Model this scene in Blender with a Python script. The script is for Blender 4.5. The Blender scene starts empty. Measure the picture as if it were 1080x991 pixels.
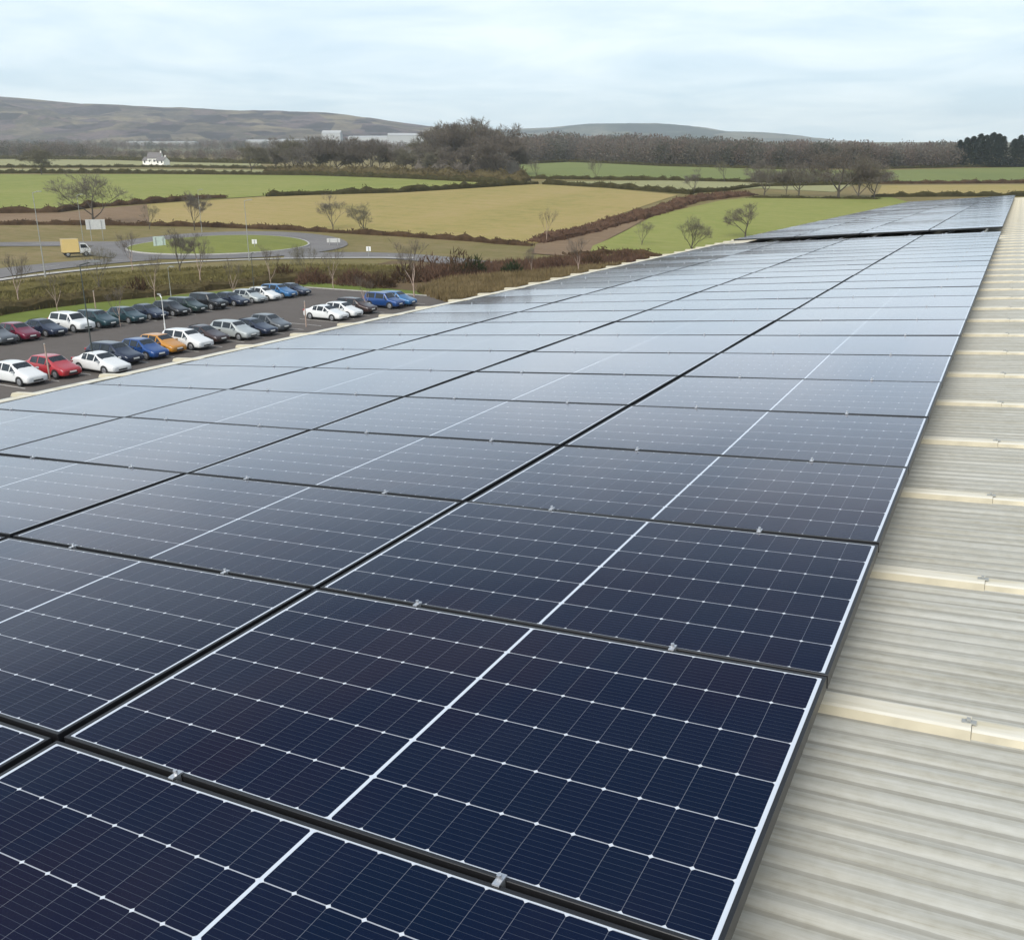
import bpy, bmesh, math, random
import numpy as np
from mathutils import Vector, Matrix
from mathutils.geometry import delaunay_2d_cdt

# ------------------------------------------------------------------ camera, sky, sun, exposure
scn = bpy.context.scene
COL = scn.collection
CAM_F, YAW, PITCH = 958.9, math.radians(-28.129), math.radians(17.824)
CAM = np.array([0.2593, -1.2683, 13.48])
cd = bpy.data.cameras.new("camera")
cd.sensor_fit = 'HORIZONTAL'; cd.sensor_width = 36.0; cd.lens = 36.0 * CAM_F / 1080.0
cd.clip_start = 0.05; cd.clip_end = 20000
cam = bpy.data.objects.new("camera", cd); COL.objects.link(cam)
cam.location = CAM; cam.rotation_euler = (math.radians(90) - PITCH, 0, -YAW)
scn.camera = cam

SUN_EL, SUN_AZ = math.radians(45), math.radians(182)      # azimuth from +y clockwise (towards +x)
w = bpy.data.worlds.new("World"); scn.world = w; w.use_nodes = True
nt = w.node_tree; nt.nodes.clear(); L = nt.links
out = nt.nodes.new('ShaderNodeOutputWorld'); bg = nt.nodes.new('ShaderNodeBackground')
sky = nt.nodes.new('ShaderNodeTexSky'); sky.sky_type = 'NISHITA'; sky.sun_disc = False
sky.sun_elevation = SUN_EL; sky.sun_rotation = SUN_AZ; sky.air_density = 1.0; sky.dust_density = 1.5
tc = nt.nodes.new('ShaderNodeTexCoord'); sep = nt.nodes.new('ShaderNodeSeparateXYZ')
L.new(tc.outputs['Generated'], sep.inputs[0])
def wm(op, a, b=None):
    n = nt.nodes.new('ShaderNodeMath'); n.operation = op
    for i, v in enumerate((a, b)):
        if v is None: continue
        if isinstance(v, (int, float)): n.inputs[i].default_value = v
        else: L.new(v, n.inputs[i])
    return n.outputs[0]
zz = wm('ADD', wm('MAXIMUM', sep.outputs[2], 0.0), 0.07)
cmb = nt.nodes.new('ShaderNodeCombineXYZ')
L.new(wm('DIVIDE', sep.outputs[0], zz), cmb.inputs[0]); L.new(wm('DIVIDE', sep.outputs[1], zz), cmb.inputs[1])
cn = nt.nodes.new('ShaderNodeTexNoise'); cn.inputs['Scale'].default_value = 0.75
cn.inputs['Detail'].default_value = 8; cn.inputs['Roughness'].default_value = 0.60; cn.inputs['Distortion'].default_value = 0.5
L.new(cmb.outputs[0], cn.inputs['Vector'])
cr = nt.nodes.new('ShaderNodeValToRGB'); cr.color_ramp.elements[0].position = 0.36; cr.color_ramp.elements[1].position = 0.64
cr.color_ramp.elements[0].color = (3.3, 4.05, 4.6, 1); cr.color_ramp.elements[1].color = (4.9, 5.3, 5.5, 1)
L.new(cn.outputs['Fac'], cr.inputs[0])
gr = nt.nodes.new('ShaderNodeValToRGB')                   # brighter, greener veil of cloud low down, greyer overhead
gr.color_ramp.elements[0].position = 0.0; gr.color_ramp.elements[1].position = 0.75
gr.color_ramp.elements[0].color = (1.0, 1.05, 1.01, 1); gr.color_ramp.elements[1].color = (0.46, 0.47, 0.52, 1)
e_ = gr.color_ramp.elements.new(0.16); e_.color = (0.97, 0.985, 1.0, 1)
e_ = gr.color_ramp.elements.new(0.27); e_.color = (0.90, 0.915, 0.94, 1)
e_ = gr.color_ramp.elements.new(0.46); e_.color = (0.58, 0.60, 0.65, 1)
L.new(sep.outputs[2], gr.inputs[0])
mul = nt.nodes.new('ShaderNodeMixRGB'); mul.blend_type = 'MULTIPLY'; mul.inputs[0].default_value = 1
L.new(cr.outputs[0], mul.inputs[1]); L.new(gr.outputs[0], mul.inputs[2])
mix = nt.nodes.new('ShaderNodeMixRGB'); mix.inputs[0].default_value = 0.88
L.new(sky.outputs[0], mix.inputs[1]); L.new(mul.outputs[0], mix.inputs[2])
L.new(mix.outputs[0], bg.inputs['Color']); bg.inputs['Strength'].default_value = 0.1
L.new(bg.outputs[0], out.inputs['Surface'])
sd = bpy.data.lights.new("sun", 'SUN'); sd.energy = 1.9; sd.angle = math.radians(50); sd.color = (1.0, 0.95, 0.86)
sun = bpy.data.objects.new("sun", sd); COL.objects.link(sun)
sdir = Vector((math.sin(SUN_AZ) * math.cos(SUN_EL), math.cos(SUN_AZ) * math.cos(SUN_EL), math.sin(SUN_EL)))
sun.rotation_euler = (-sdir).to_track_quat('-Z', 'Y').to_euler(); sun.location = (60, 20, 80)
vs = scn.view_settings
vs.view_transform = 'Standard'; vs.look = 'None'; vs.gamma = 1; vs.use_curve_mapping = False; vs.exposure = 1.25
scn.cycles.volume_bounces = 1; scn.cycles.max_bounces = 6; scn.cycles.use_denoising = True

# ------------------------------------------------------------------ terrain profile and picking
TS = np.array([-3000, 0, 165, 190, 213, 250, 290, 340, 400, 600, 900, 1400, 2500, 4000, 9000.])
TZ = np.array([0, 0, 0, 0.55, 2.06, 5.0, 8.0, 10.9, 13.5, 21.5, 32, 52, 100, 125, 150.])
FWH = np.array([math.sin(YAW), math.cos(YAW)]); RTH = np.array([math.cos(YAW), -math.sin(YAW)])
def T(s): return float(np.interp(s, TS, TZ))
def depth(x, y): return (x - CAM[0]) * FWH[0] + (y - CAM[1]) * FWH[1]
def ground_z(x, y): return T(depth(x, y))
_fw = np.array([math.sin(YAW) * math.cos(PITCH), math.cos(YAW) * math.cos(PITCH), -math.sin(PITCH)])
_rt = np.array([math.cos(YAW), -math.sin(YAW), 0.0]); _up = np.cross(_rt, _fw)
def ray(u, v): return _fw + _rt * (u - 540) / CAM_F - _up * (v - 495.5) / CAM_F
def at(u, v):
    """ground point (x, y) that the photograph shows at u, v"""
    d = ray(u, v); k = d[0] * FWH[0] + d[1] * FWH[1]
    s = 20.0
    while s < 6000:
        z = CAM[2] + d[2] * s / k
        if z <= T(s): break
        s *= 1.01
    lo, hi = s / 1.01, s
    for _ in range(30):
        m = (lo + hi) / 2
        if CAM[2] + d[2] * m / k <= T(m): hi = m
        else: lo = m
    p = CAM + d * (hi / k)
    return float(p[0]), float(p[1])
def at_depth(u, v, s):
    d = ray(u, v); k = d[0] * FWH[0] + d[1] * FWH[1]
    return CAM + d * (s / k)

# ------------------------------------------------------------------ helpers
def tag(o, label=None, cat=None, group=None, kind=None):
    if label: o['label'] = label
    if cat: o['category'] = cat
    if group: o['group'] = group
    if kind: o['kind'] = kind
    return o
def empty(name, loc=(0, 0, 0), rz=0.0, label=None, cat=None, group=None):
    o = bpy.data.objects.new(name, None); COL.objects.link(o); o.empty_display_size = 0.3
    o.location = loc; o.rotation_euler = (0, 0, rz)
    return tag(o, label, cat, group)
def link(name, me, parent=None, loc=None):
    o = bpy.data.objects.new(name, me); COL.objects.link(o)
    if parent: o.parent = parent
    if loc is not None: o.location = loc
    return o
class MB:
    """collects vertices and faces, with a material index per face"""
    def __init__(s): s.v = []; s.f = []; s.m = []
    def add(s, vs_, fs, mi=0):
        b = len(s.v); s.v += [tuple(map(float, p)) for p in vs_]
        s.f += [tuple(b + i for i in f) for f in fs]; s.m += [mi] * len(fs); return s
    def box(s, x0, x1, y0, y1, z0, z1, mi=0):
        return s.add([(x0, y0, z0), (x1, y0, z0), (x1, y1, z0), (x0, y1, z0), (x0, y0, z1), (x1, y0, z1), (x1, y1, z1), (x0, y1, z1)],
                     [(0, 3, 2, 1), (4, 5, 6, 7), (0, 1, 5, 4), (1, 2, 6, 5), (2, 3, 7, 6), (3, 0, 4, 7)], mi)
    def tube(s, p0, p1, r0, r1, n=6, mi=0, cap=True):
        p0, p1 = Vector(p0), Vector(p1); d = (p1 - p0).normalized()
        a = d.orthogonal().normalized(); b = d.cross(a)
        vv = []
        for p, r in ((p0, r0), (p1, r1)):
            for k in range(n):
                t = 2 * math.pi * k / n; vv.append(p + (a * math.cos(t) + b * math.sin(t)) * r)
        ff = [(k, (k + 1) % n, n + (k + 1) % n, n + k) for k in range(n)]
        if cap: ff += [tuple(range(n - 1, -1, -1)), tuple(range(n, 2 * n))]
        return s.add(vv, ff, mi)
    def mesh(s, name, mats, smooth=False):
        me = bpy.data.meshes.new(name); me.from_pydata(s.v, [], s.f)
        for m in (mats if isinstance(mats, (list, tuple)) else [mats]): me.materials.append(m)
        if any(s.m): me.polygons.foreach_set('material_index', s.m)
        if smooth: me.polygons.foreach_set('use_smooth', [True] * len(s.f))
        me.update(); return me
    def build(s, name, mats, parent=None, loc=None, smooth=False): return link(name, s.mesh(name, mats, smooth), parent, loc)
def copy_tree(o, parent=None):
    c = o.copy(); COL.objects.link(c)
    if parent: c.parent = parent
    for ch in list(o.children): copy_tree(ch, c)
    return c

# ------------------------------------------------------------------ materials
class G:
    def __init__(s, name):
        s.m = bpy.data.materials.new(name); s.m.use_nodes = True; s.t = s.m.node_tree
        s.b = s.t.nodes['Principled BSDF']
    def lk(s, a, b):
        s.t.links.new(a, b)
    def put(s, sock, v):
        if isinstance(v, bpy.types.NodeSocket): s.t.links.new(v, sock)
        else: sock.default_value = v if not (isinstance(v, tuple) and len(v) == 3) else (*v, 1)
    def math(s, op, a, b=None, c=None):
        n = s.t.nodes.new('ShaderNodeMath'); n.operation = op
        for i, v in enumerate((a, b, c)):
            if v is not None: s.put(n.inputs[i], v)
        return n.outputs[0]
    def mix(s, f, a, b, mode='MIX'):
        n = s.t.nodes.new('ShaderNodeMixRGB'); n.blend_type = mode
        s.put(n.inputs[0], f); s.put(n.inputs[1], a); s.put(n.inputs[2], b); return n.outputs[0]
    def coord(s, kind='Object', scale=(1, 1, 1), rot=(0, 0, 0)):
        c = s.t.nodes.new('ShaderNodeTexCoord'); mp = s.t.nodes.new('ShaderNodeMapping')
        mp.inputs['Scale'].default_value = scale; mp.inputs['Rotation'].default_value = rot
        s.lk(c.outputs[kind], mp.inputs[0]); return mp.outputs[0]
    def pos(s, scale=(1, 1, 1), rot=(0, 0, 0)):
        c = s.t.nodes.new('ShaderNodeNewGeometry'); mp = s.t.nodes.new('ShaderNodeMapping')
        mp.inputs['Scale'].default_value = scale; mp.inputs['Rotation'].default_value = rot
        s.lk(c.outputs['Position'], mp.inputs[0]); return mp.outputs[0]
    def noise(s, vec, scale=1, detail=4, rough=0.6, dist=0.0):
        n = s.t.nodes.new('ShaderNodeTexNoise'); s.lk(vec, n.inputs['Vector'])
        n.inputs['Scale'].default_value = scale; n.inputs['Detail'].default_value = detail
        n.inputs['Roughness'].default_value = rough; n.inputs['Distortion'].default_value = dist
        return n.outputs['Fac']
    def ramp(s, fac, stops):
        n = s.t.nodes.new('ShaderNodeValToRGB'); e = n.color_ramp.elements
        while len(e) < len(stops): e.new(0.5)
        for k, (p, c) in enumerate(stops): e[k].position = p; e[k].color = (*c, 1)
        s.put(n.inputs[0], fac); return n.outputs[0]
    def bump(s, h, strength=0.3, dist=0.02):
        n = s.t.nodes.new('ShaderNodeBump'); n.inputs['Strength'].default_value = strength; n.inputs['Distance'].default_value = dist
        s.lk(h, n.inputs['Height']); s.lk(n.outputs[0], s.b.inputs['Normal'])
    def set(s, **k):
        for n, v in k.items(): s.put(s.b.inputs[n.replace('_', ' ')], v)
        return s
def plain(name, c, rough=0.6, metal=0.0, var=0.18, scale=3.0, spec=0.5):
    g = G(name)
    n = g.noise(g.coord('Object'), scale, 4)
    a = tuple(x * (1 - var) for x in c); b = tuple(min(1, x * (1 + var)) for x in c)
    g.set(Base_Color=g.ramp(n, [(0.3, a), (0.7, b)]), Roughness=rough, Metallic=metal)
    g.b.inputs['Specular IOR Level'].default_value = spec
    return g.m
def land(name, stops, s1=0.02, s2=0.35, rot=0.0, stretch=(1, 1, 1), rough=0.95):
    """field or rough ground: broad patches, mowing streaks, tufts"""
    g = G(name)
    v1 = g.pos(stretch, (0, 0, rot)); v2 = g.pos((1, 1, 1))
    a = g.noise(v1, s1, 5, 0.6, 0.6); b = g.noise(v2, s2, 5, 0.7)
    d = g.noise(g.pos((0.03, 1.0, 1), (0, 0, rot + 0.9)), 0.55, 3, 0.6)
    f = g.math('ADD', g.math('ADD', g.math('MULTIPLY', a, 0.40), g.math('MULTIPLY', b, 0.34)), g.math('MULTIPLY', d, 0.26))
    g.set(Base_Color=g.ramp(f, stops), Roughness=rough); g.b.inputs['Specular IOR Level'].default_value = 0.1
    return g.m
def foliage(name, c0, c1):
    g = G(name)
    n = g.noise(g.pos(), 0.45, 3)
    col = g.ramp(n, [(0.32, c0), (0.68, c1)])
    df = g.t.nodes.new('ShaderNodeBsdfDiffuse'); tl = g.t.nodes.new('ShaderNodeBsdfTranslucent'); mx = g.t.nodes.new('ShaderNodeMixShader')
    g.lk(col, df.inputs['Color']); g.lk(col, tl.inputs['Color']); mx.inputs[0].default_value = 0.42
    g.lk(df.outputs[0], mx.inputs[1]); g.lk(tl.outputs[0], mx.inputs[2]); g.lk(mx.outputs[0], g.t.nodes['Material Output'].inputs['Surface'])
    return g.m

def cell_material():
    """half-cut mono cells behind glass: white gaps between six rows, thin gaps between half cells, bright corner diamonds, fine busbars"""
    g = G('solar_cells')
    sp = g.t.nodes.new('ShaderNodeSeparateXYZ'); g.lk(g.coord('Object'), sp.inputs[0])
    x, y = sp.outputs[0], sp.outputs[1]
    ax = g.math('ABSOLUTE', x)
    X0, X1, YM, NX, NY = 0.005, 0.8645, 0.5015, 10, 6
    px, py = (X1 - X0) / NX, 2 * YM / NY
    ux = g.math('DIVIDE', g.math('SUBTRACT', ax, X0), px)
    uy = g.math('DIVIDE', g.math('ADD', y, YM), py)
    def dist(u, p):   # metres to the nearest grid line
        return g.math('MULTIPLY', g.math('ABSOLUTE', g.math('SUBTRACT', u, g.math('ROUND', u))), p)
    dx, dy = dist(ux, px), dist(uy, py)
    lt = lambda a, b: g.math('LESS_THAN', a, b)
    rowgap = lt(dy, 0.0015)
    colgap = lt(dx, 0.0006)
    dot = lt(g.math('ADD', dx, dy), 0.0066)
    outx = g.math('GREATER_THAN', ax, X1); mid = lt(ax, X0); outy = g.math('GREATER_THAN', g.math('ABSOLUTE', y), YM)
    bus = lt(dist(g.math('MULTIPLY', uy, 10.0), py / 10), 0.0005)
    cid = g.t.nodes.new('ShaderNodeCombineXYZ'); g.lk(g.math('FLOOR', g.math('MULTIPLY', x, 1 / px)), cid.inputs[0]); g.lk(g.math('FLOOR', uy), cid.inputs[1])
    oi = g.t.nodes.new('ShaderNodeObjectInfo'); g.lk(g.math('MULTIPLY', oi.outputs['Random'], 50.0), cid.inputs[2])
    wn = g.t.nodes.new('ShaderNodeTexWhiteNoise'); wn.noise_dimensions = '3D'; g.lk(cid.outputs[0], wn.inputs['Vector'])
    big = g.noise(g.pos((1.2, 1.2, 1.2)), 0.8, 2)
    f = g.math('ADD', g.math('MULTIPLY', big, 0.88), g.math('MULTIPLY', wn.outputs['Value'], 0.12))
    cell = g.ramp(f, [(0.30, (0.0010, 0.0066, 0.0225)), (0.52, (0.0019, 0.0064, 0.0235)), (0.72, (0.0058, 0.0060, 0.020))])
    c = g.mix(g.math('MULTIPLY', bus, 0.10), cell, (0.30, 0.36, 0.45))
    c = g.mix(g.math('MULTIPLY', colgap, 0.24), c, (0.45, 0.48, 0.55))
    c = g.mix(g.math('MULTIPLY', rowgap, 0.55), c, (0.55, 0.58, 0.64))
    c = g.mix(g.math('MULTIPLY', dot, 0.75), c, (0.62, 0.66, 0.72))
    edge = g.math('MAXIMUM', outx, g.math('MAXIMUM', mid, outy))
    c = g.mix(edge, c, (0.50, 0.55, 0.62))
    dirt = g.noise(g.pos((1, 3, 1)), 1.6, 4)
    dust = g.math('MULTIPLY', g.math('GREATER_THAN', g.noise(g.pos(), 9.0, 2), 0.0), g.math('POWER', g.noise(g.pos((1, 1, 1)), 2.3, 5, 0.7), 3.0))
    c = g.mix(g.math('MULTIPLY', dust, 0.035), c, (0.30, 0.28, 0.24))
    g.set(Base_Color=c, Roughness=0.6); g.b.inputs['Specular IOR Level'].default_value = 0.0
    # anti-reflection glass: hardly any mirror face on, a strong one at grazing angles
    lw = g.t.nodes.new('ShaderNodeLayerWeight'); lw.inputs['Blend'].default_value = 0.5
    fr = g.ramp(lw.outputs['Facing'], [(q, (f_,) * 3) for q, f_ in ((0.0, .006), (.29, .010), (.50, .020), (.60, .055), (.68, .145), (.74, .28), (.80, .48), (.86, .70), (.92, .89), (1.0, .98))])
    gl = g.t.nodes.new('ShaderNodeBsdfGlossy'); gl.inputs['Color'].default_value = (0.985, 0.965, 1.0, 1)
    g.put(gl.inputs['Roughness'], g.math('ADD', g.math('MULTIPLY', dirt, 0.08), 0.04))
    mx = g.t.nodes.new('ShaderNodeMixShader'); g.lk(fr, mx.inputs[0]); g.lk(g.b.outputs[0], mx.inputs[1]); g.lk(gl.outputs[0], mx.inputs[2])
    g.lk(mx.outputs[0], g.t.nodes['Material Output'].inputs['Surface'])
    return g.m
def sheet_material():
    g = G('weathered_roof_sheet')
    v = g.coord('Object')
    a = g.noise(g.coord('Object', (0.16, 6.0, 1)), 5.0, 5, 0.8)       # dirt drawn out down the slope
    b = g.noise(v, 1.1, 5, 0.6); c = g.noise(v, 26, 3, 0.6)
    f = g.math('ADD', g.math('ADD', g.math('MULTIPLY', a, 0.58), g.math('MULTIPLY', b, 0.24)), g.math('MULTIPLY', c, 0.18))
    col = g.ramp(f, [(0.36, (0.245, 0.232, 0.183)), (0.45, (0.335, 0.323, 0.272)), (0.53, (0.395, 0.388, 0.342)), (0.64, (0.46, 0.456, 0.415))])
    sp = g.t.nodes.new('ShaderNodeSeparateXYZ'); g.lk(v, sp.inputs[0])                     # irregular darker lines along the troughs
    t = g.math('FRACT', g.math('DIVIDE', g.math('ADD', sp.outputs[1], 32.3 + 14.0), 0.0761))
    tr = g.math('LESS_THAN', g.math('ABSOLUTE', g.math('SUBTRACT', t, 0.52)), g.math('MULTIPLY', g.noise(g.coord('Object', (0.8, 9.0, 1)), 2.0, 5, 0.75), 0.20))
    col = g.mix(g.math('MULTIPLY', tr, g.math('MULTIPLY', b, 0.80)), col, (0.17, 0.162, 0.135))
    g.set(Base_Color=col, Roughness=0.75); g.bump(c, 0.15, 0.004)
    return g.m
def rib_material():
    g = G('cream_roof_rib')
    a = g.noise(g.coord('Object', (0.6, 6, 6)), 3.0, 4)
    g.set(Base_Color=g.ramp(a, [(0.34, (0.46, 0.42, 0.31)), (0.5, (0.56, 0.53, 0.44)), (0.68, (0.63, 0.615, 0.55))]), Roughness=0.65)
    return g.m
def hill_material(name, cols, sc):
    g = G(name)
    vo = g.t.nodes.new('ShaderNodeTexVoronoi'); vo.inputs['Scale'].default_value = sc
    g.lk(g.pos((1, 1, 1.5)), vo.inputs['Vector'])
    sx = g.t.nodes.new('ShaderNodeSeparateColor'); g.lk(vo.outputs['Color'], sx.inputs[0])
    n = g.noise(g.pos(), 0.0035, 7, 0.72); n2 = g.noise(g.pos((1, 1, 3)), 0.02, 5, 0.75)
    f = g.math('ADD', g.math('ADD', g.math('MULTIPLY', sx.outputs[0], 0.25), g.math('MULTIPLY', n, 0.5)), g.math('MULTIPLY', n2, 0.25))
    g.set(Base_Color=g.ramp(f, cols), Roughness=1.0); g.b.inputs['Specular IOR Level'].default_value = 0.0
    return g.m

M = {}
M['cells'] = cell_material(); M['sheet'] = sheet_material(); M['rib'] = rib_material()
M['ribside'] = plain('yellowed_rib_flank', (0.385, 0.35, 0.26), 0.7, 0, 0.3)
M['frame'] = plain('black_anodised_frame', (0.020, 0.021, 0.024), 0.42, 0.4, 0.1)
M['alu'] = plain('aluminium', (0.62, 0.63, 0.65), 0.38, 0.9, 0.08)
M['gutter'] = plain('grey_gutter', (0.30, 0.31, 0.30), 0.5, 0.2)
M['wood_a'] = foliage('woodland_brown', (0.1352, 0.113, 0.0931), (0.2125, 0.1795, 0.149)); M['wood_b'] = foliage('woodland_red', (0.1492, 0.1159, 0.0986), (0.2181, 0.1739, 0.1478))
M['wood_c'] = foliage('woodland_grey', (0.1458, 0.1323, 0.1134), (0.2093, 0.1917, 0.162)); M['wood_d'] = foliage('woodland_dark', (0.078, 0.0806, 0.065), (0.13, 0.1274, 0.0988))
M['cladding'] = plain('wall_cladding', (0.42, 0.44, 0.45), 0.5, 0.1)
M['white_metal'] = plain('white_metal', (0.74, 0.74, 0.72), 0.45, 0.0, 0.06)
M['lampgrey'] = plain('galvanised_lamp_post', (0.33, 0.335, 0.32), 0.5, 0.4)
M['darkpost'] = plain('dark_lamp_post', (0.06, 0.07, 0.065), 0.5, 0.2)
M['asphalt'] = land('car_park_asphalt', [(0.3, (0.085, 0.076, 0.070)), (0.7, (0.125, 0.112, 0.104))], 0.08, 1.4)
M['road'] = land('road_asphalt', [(0.34, (0.115, 0.112, 0.112)), (0.66, (0.19, 0.182, 0.18))], 0.05, 1.2)
M['path'] = land('pale_path', [(0.3, (0.30, 0.29, 0.27)), (0.7, (0.42, 0.41, 0.39))], 0.1, 1.2)
M['paint'] = plain('road_paint', (0.42, 0.41, 0.39), 0.7, 0, 0.3)
M['kerb'] = plain('kerb_stone', (0.33, 0.32, 0.30), 0.85)
M['rough'] = land('rough_ground', [(0.30, (0.10, 0.088, 0.034)), (0.46, (0.145, 0.125, 0.05)), (0.60, (0.20, 0.155, 0.08)), (0.75, (0.165, 0.165, 0.06))], 0.03, 0.5)
M['verge'] = land('verge_grass', [(0.32, (0.085, 0.115, 0.022)), (0.68, (0.15, 0.18, 0.045))], 0.06, 0.8)
M['island'] = land('island_grass', [(0.34, (0.115, 0.135, 0.035)), (0.66, (0.19, 0.20, 0.055))], 0.06, 0.6)
M['scrub'] = land('dead_bracken_ground', [(0.30, (0.065, 0.045, 0.028)), (0.5, (0.115, 0.082, 0.045)), (0.72, (0.20, 0.155, 0.085))], 0.06, 0.6)
M['green'] = land('green_pasture', [(0.38, (0.1352, 0.1676, 0.0428)), (0.5, (0.1842, 0.2011, 0.0560)), (0.66, (0.2352, 0.2311, 0.0818))], 0.018, 0.3, 0.5, (1, 0.35, 1))
M['ochre'] = land('ochre_stubble', [(0.36, (0.1845, 0.1730, 0.0583)), (0.48, (0.2604, 0.2120, 0.0794)), (0.62, (0.3007, 0.2292, 0.1060)), (0.75, (0.2514, 0.2205, 0.0751))], 0.022, 0.3, 0.9, (1, 0.3, 1))
M['olive'] = land('olive_pasture', [(0.32, (0.1573, 0.1435, 0.0480)), (0.68, (0.2167, 0.1804, 0.0760))], 0.02, 0.3)
M['pale'] = land('pale_pasture', [(0.32, (0.2040, 0.2040, 0.0935)), (0.68, (0.2635, 0.2550, 0.1403))], 0.015, 0.2)
M['deep'] = land('deep_green_pasture', [(0.34, (0.1100, 0.1380, 0.0440)), (0.66, (0.1672, 0.1840, 0.0660))], 0.012, 0.2)
M['brown'] = land('bare_brown_earth', [(0.32, (0.13, 0.088, 0.055)), (0.68, (0.21, 0.15, 0.095))], 0.03, 0.4)
M['valley'] = land('valley_floor', [(0.30, (0.075, 0.068, 0.05)), (0.5, (0.11, 0.10, 0.065)), (0.66, (0.17, 0.18, 0.085))], 0.004, 0.03)
M['hill'] = hill_material('moorland_hill', [(0.40, (0.040, 0.040, 0.044)), (0.46, (0.090, 0.076, 0.082)), (0.50, (0.135, 0.105, 0.102)), (0.535, (0.062, 0.062, 0.054)), (0.58, (0.115, 0.10, 0.082)), (0.66, (0.19, 0.165, 0.115))], 0.013)
M['farhill'] = hill_material('far_wooded_hill', [(0.36, (0.035, 0.05, 0.05)), (0.47, (0.06, 0.075, 0.065)), (0.56, (0.14, 0.14, 0.11)), (0.66, (0.20, 0.19, 0.16))], 0.004)
M['bark'] = plain('grey_bark', (0.080, 0.066, 0.054), 0.9, 0, 0.3)
M['palebark'] = plain('pale_pinkish_bark', (0.36, 0.27, 0.22), 0.85, 0, 0.2)
M['twig'] = foliage('bare_twigs', (0.1418, 0.1237, 0.1044), (0.2095, 0.185, 0.154))
M['twig_red'] = foliage('reddish_twigs', (0.1344, 0.1133, 0.0936), (0.196, 0.1663, 0.138))
M['twig_green'] = foliage('lichened_twigs', (0.154, 0.14, 0.1036), (0.224, 0.2044, 0.1456))
M['hedge'] = foliage('olive_hedge', (0.050, 0.046, 0.020), (0.085, 0.075, 0.032))
M['hedge_brown'] = foliage('brown_hedge', (0.070, 0.045, 0.027), (0.12, 0.078, 0.045))
M['hedge_olive'] = foliage('olive_brown_hedge', (0.085, 0.066, 0.034), (0.165, 0.135, 0.066)); M['olive_scrub'] = foliage('olive_scrub', (0.13, 0.112, 0.046), (0.22, 0.19, 0.078))
M['bramble'] = foliage('red_brown_bramble', (0.105, 0.062, 0.042), (0.165, 0.10, 0.066))
M['drygrass'] = foliage('dry_grass', (0.17, 0.125, 0.060), (0.28, 0.215, 0.115))
M['conifer'] = foliage('dark_conifer', (0.018, 0.03, 0.026), (0.034, 0.05, 0.038))
M['ivy'] = foliage('ivy_green', (0.030, 0.040, 0.018), (0.055, 0.065, 0.028))
M['housewall'] = plain('white_render', (0.78, 0.76, 0.72), 0.8, 0, 0.05)
M['slate'] = plain('slate_roof', (0.13, 0.12, 0.12), 0.7, 0, 0.2)
M['whiteroof'] = plain('pale_sheet_roof', (0.36, 0.37, 0.37), 0.6, 0, 0.06)
M['farwall'] = plain('pale_far_cladding', (0.40, 0.41, 0.41), 0.7)
M['signface'] = plain('dull_sign_face', (0.50, 0.50, 0.48), 0.6, 0, 0.1)
M['window'] = plain('dark_window_glass', (0.02, 0.025, 0.03), 0.12, 0, 0.1)
M['tyre'] = plain('tyre_rubber', (0.02, 0.02, 0.02), 0.85, 0, 0.1)
M['rim'] = plain('alloy_rim', (0.42, 0.43, 0.45), 0.35, 0.7, 0.1)
M['blacktrim'] = plain('black_plastic', (0.018, 0.018, 0.02), 0.55, 0, 0.1)
M['headlight'] = plain('clear_headlight', (0.62, 0.65, 0.68), 0.12, 0.2, 0.1)
M['plate'] = plain('white_number_plate', (0.75, 0.75, 0.72), 0.5, 0, 0.05)
def paint(name, c, metal=0.25):
    g = G(name); n = g.noise(g.coord('Object'), 1.5, 3)
    g.set(Base_Color=g.ramp(n, [(0.3, tuple(x * 0.93 for x in c)), (0.7, c)]), Roughness=0.32, Metallic=metal, Coat_Weight=0.7, Coat_Roughness=0.06)
    return g.m
PC = dict(white=(0.66, 0.67, 0.67), maroon=(0.16, 0.012, 0.035), red=(0.36, 0.022, 0.030), blue=(0.012, 0.06, 0.22), light_blue=(0.03, 0.13, 0.30),
          navy=(0.012, 0.02, 0.045), black=(0.012, 0.013, 0.015), teal=(0.015, 0.045, 0.055), dark_green=(0.016, 0.034, 0.030), grey=(0.10, 0.11, 0.12),
          silver=(0.40, 0.43, 0.43), orange=(0.46, 0.20, 0.018), brown=(0.045, 0.025, 0.022), steel_blue=(0.06, 0.12, 0.17), yellow=(0.74, 0.55, 0.22))
for k, c in PC.items(): M['car_' + k] = paint('car_paint_' + k, c, 0.0 if k in ('white', 'yellow', 'orange', 'red') else 0.3)

# ------------------------------------------------------------------ ground sheets
def structure(name, mb_or_mesh, mat=None):
    me = mb_or_mesh if isinstance(mb_or_mesh, bpy.types.Mesh) else mb_or_mesh.mesh(name, mat)
    return tag(link(name, me), kind='structure')
def terrain():
    ss = np.concatenate([np.arange(-400, 160, 40), np.arange(160, 430, 5), np.arange(430, 1000, 25), np.arange(1000, 2600, 100), np.arange(2600, 6501, 300)])
    ss = np.unique(np.concatenate([ss, TS[(TS > -400) & (TS < 6500)]]))
    ls = np.concatenate([np.linspace(-6000, -800, 14), np.linspace(-700, 700, 36), np.linspace(800, 6000, 14)])
    mb = MB()
    for s in ss:
        for l in ls:
            p = CAM[:2] + FWH * s + RTH * l
            mb.v.append((p[0], p[1], T(s)))
    n = len(ls)
    for i in range(len(ss) - 1):
        far = ss[i] >= 1000
        for j in range(n - 1):
            mb.f.append((i * n + j, i * n + j + 1, (i + 1) * n + j + 1, (i + 1) * n + j)); mb.m.append(1 if far else 0)
    structure('ground', mb.mesh('ground', [M['rough'], M['valley']]))
terrain()
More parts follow.
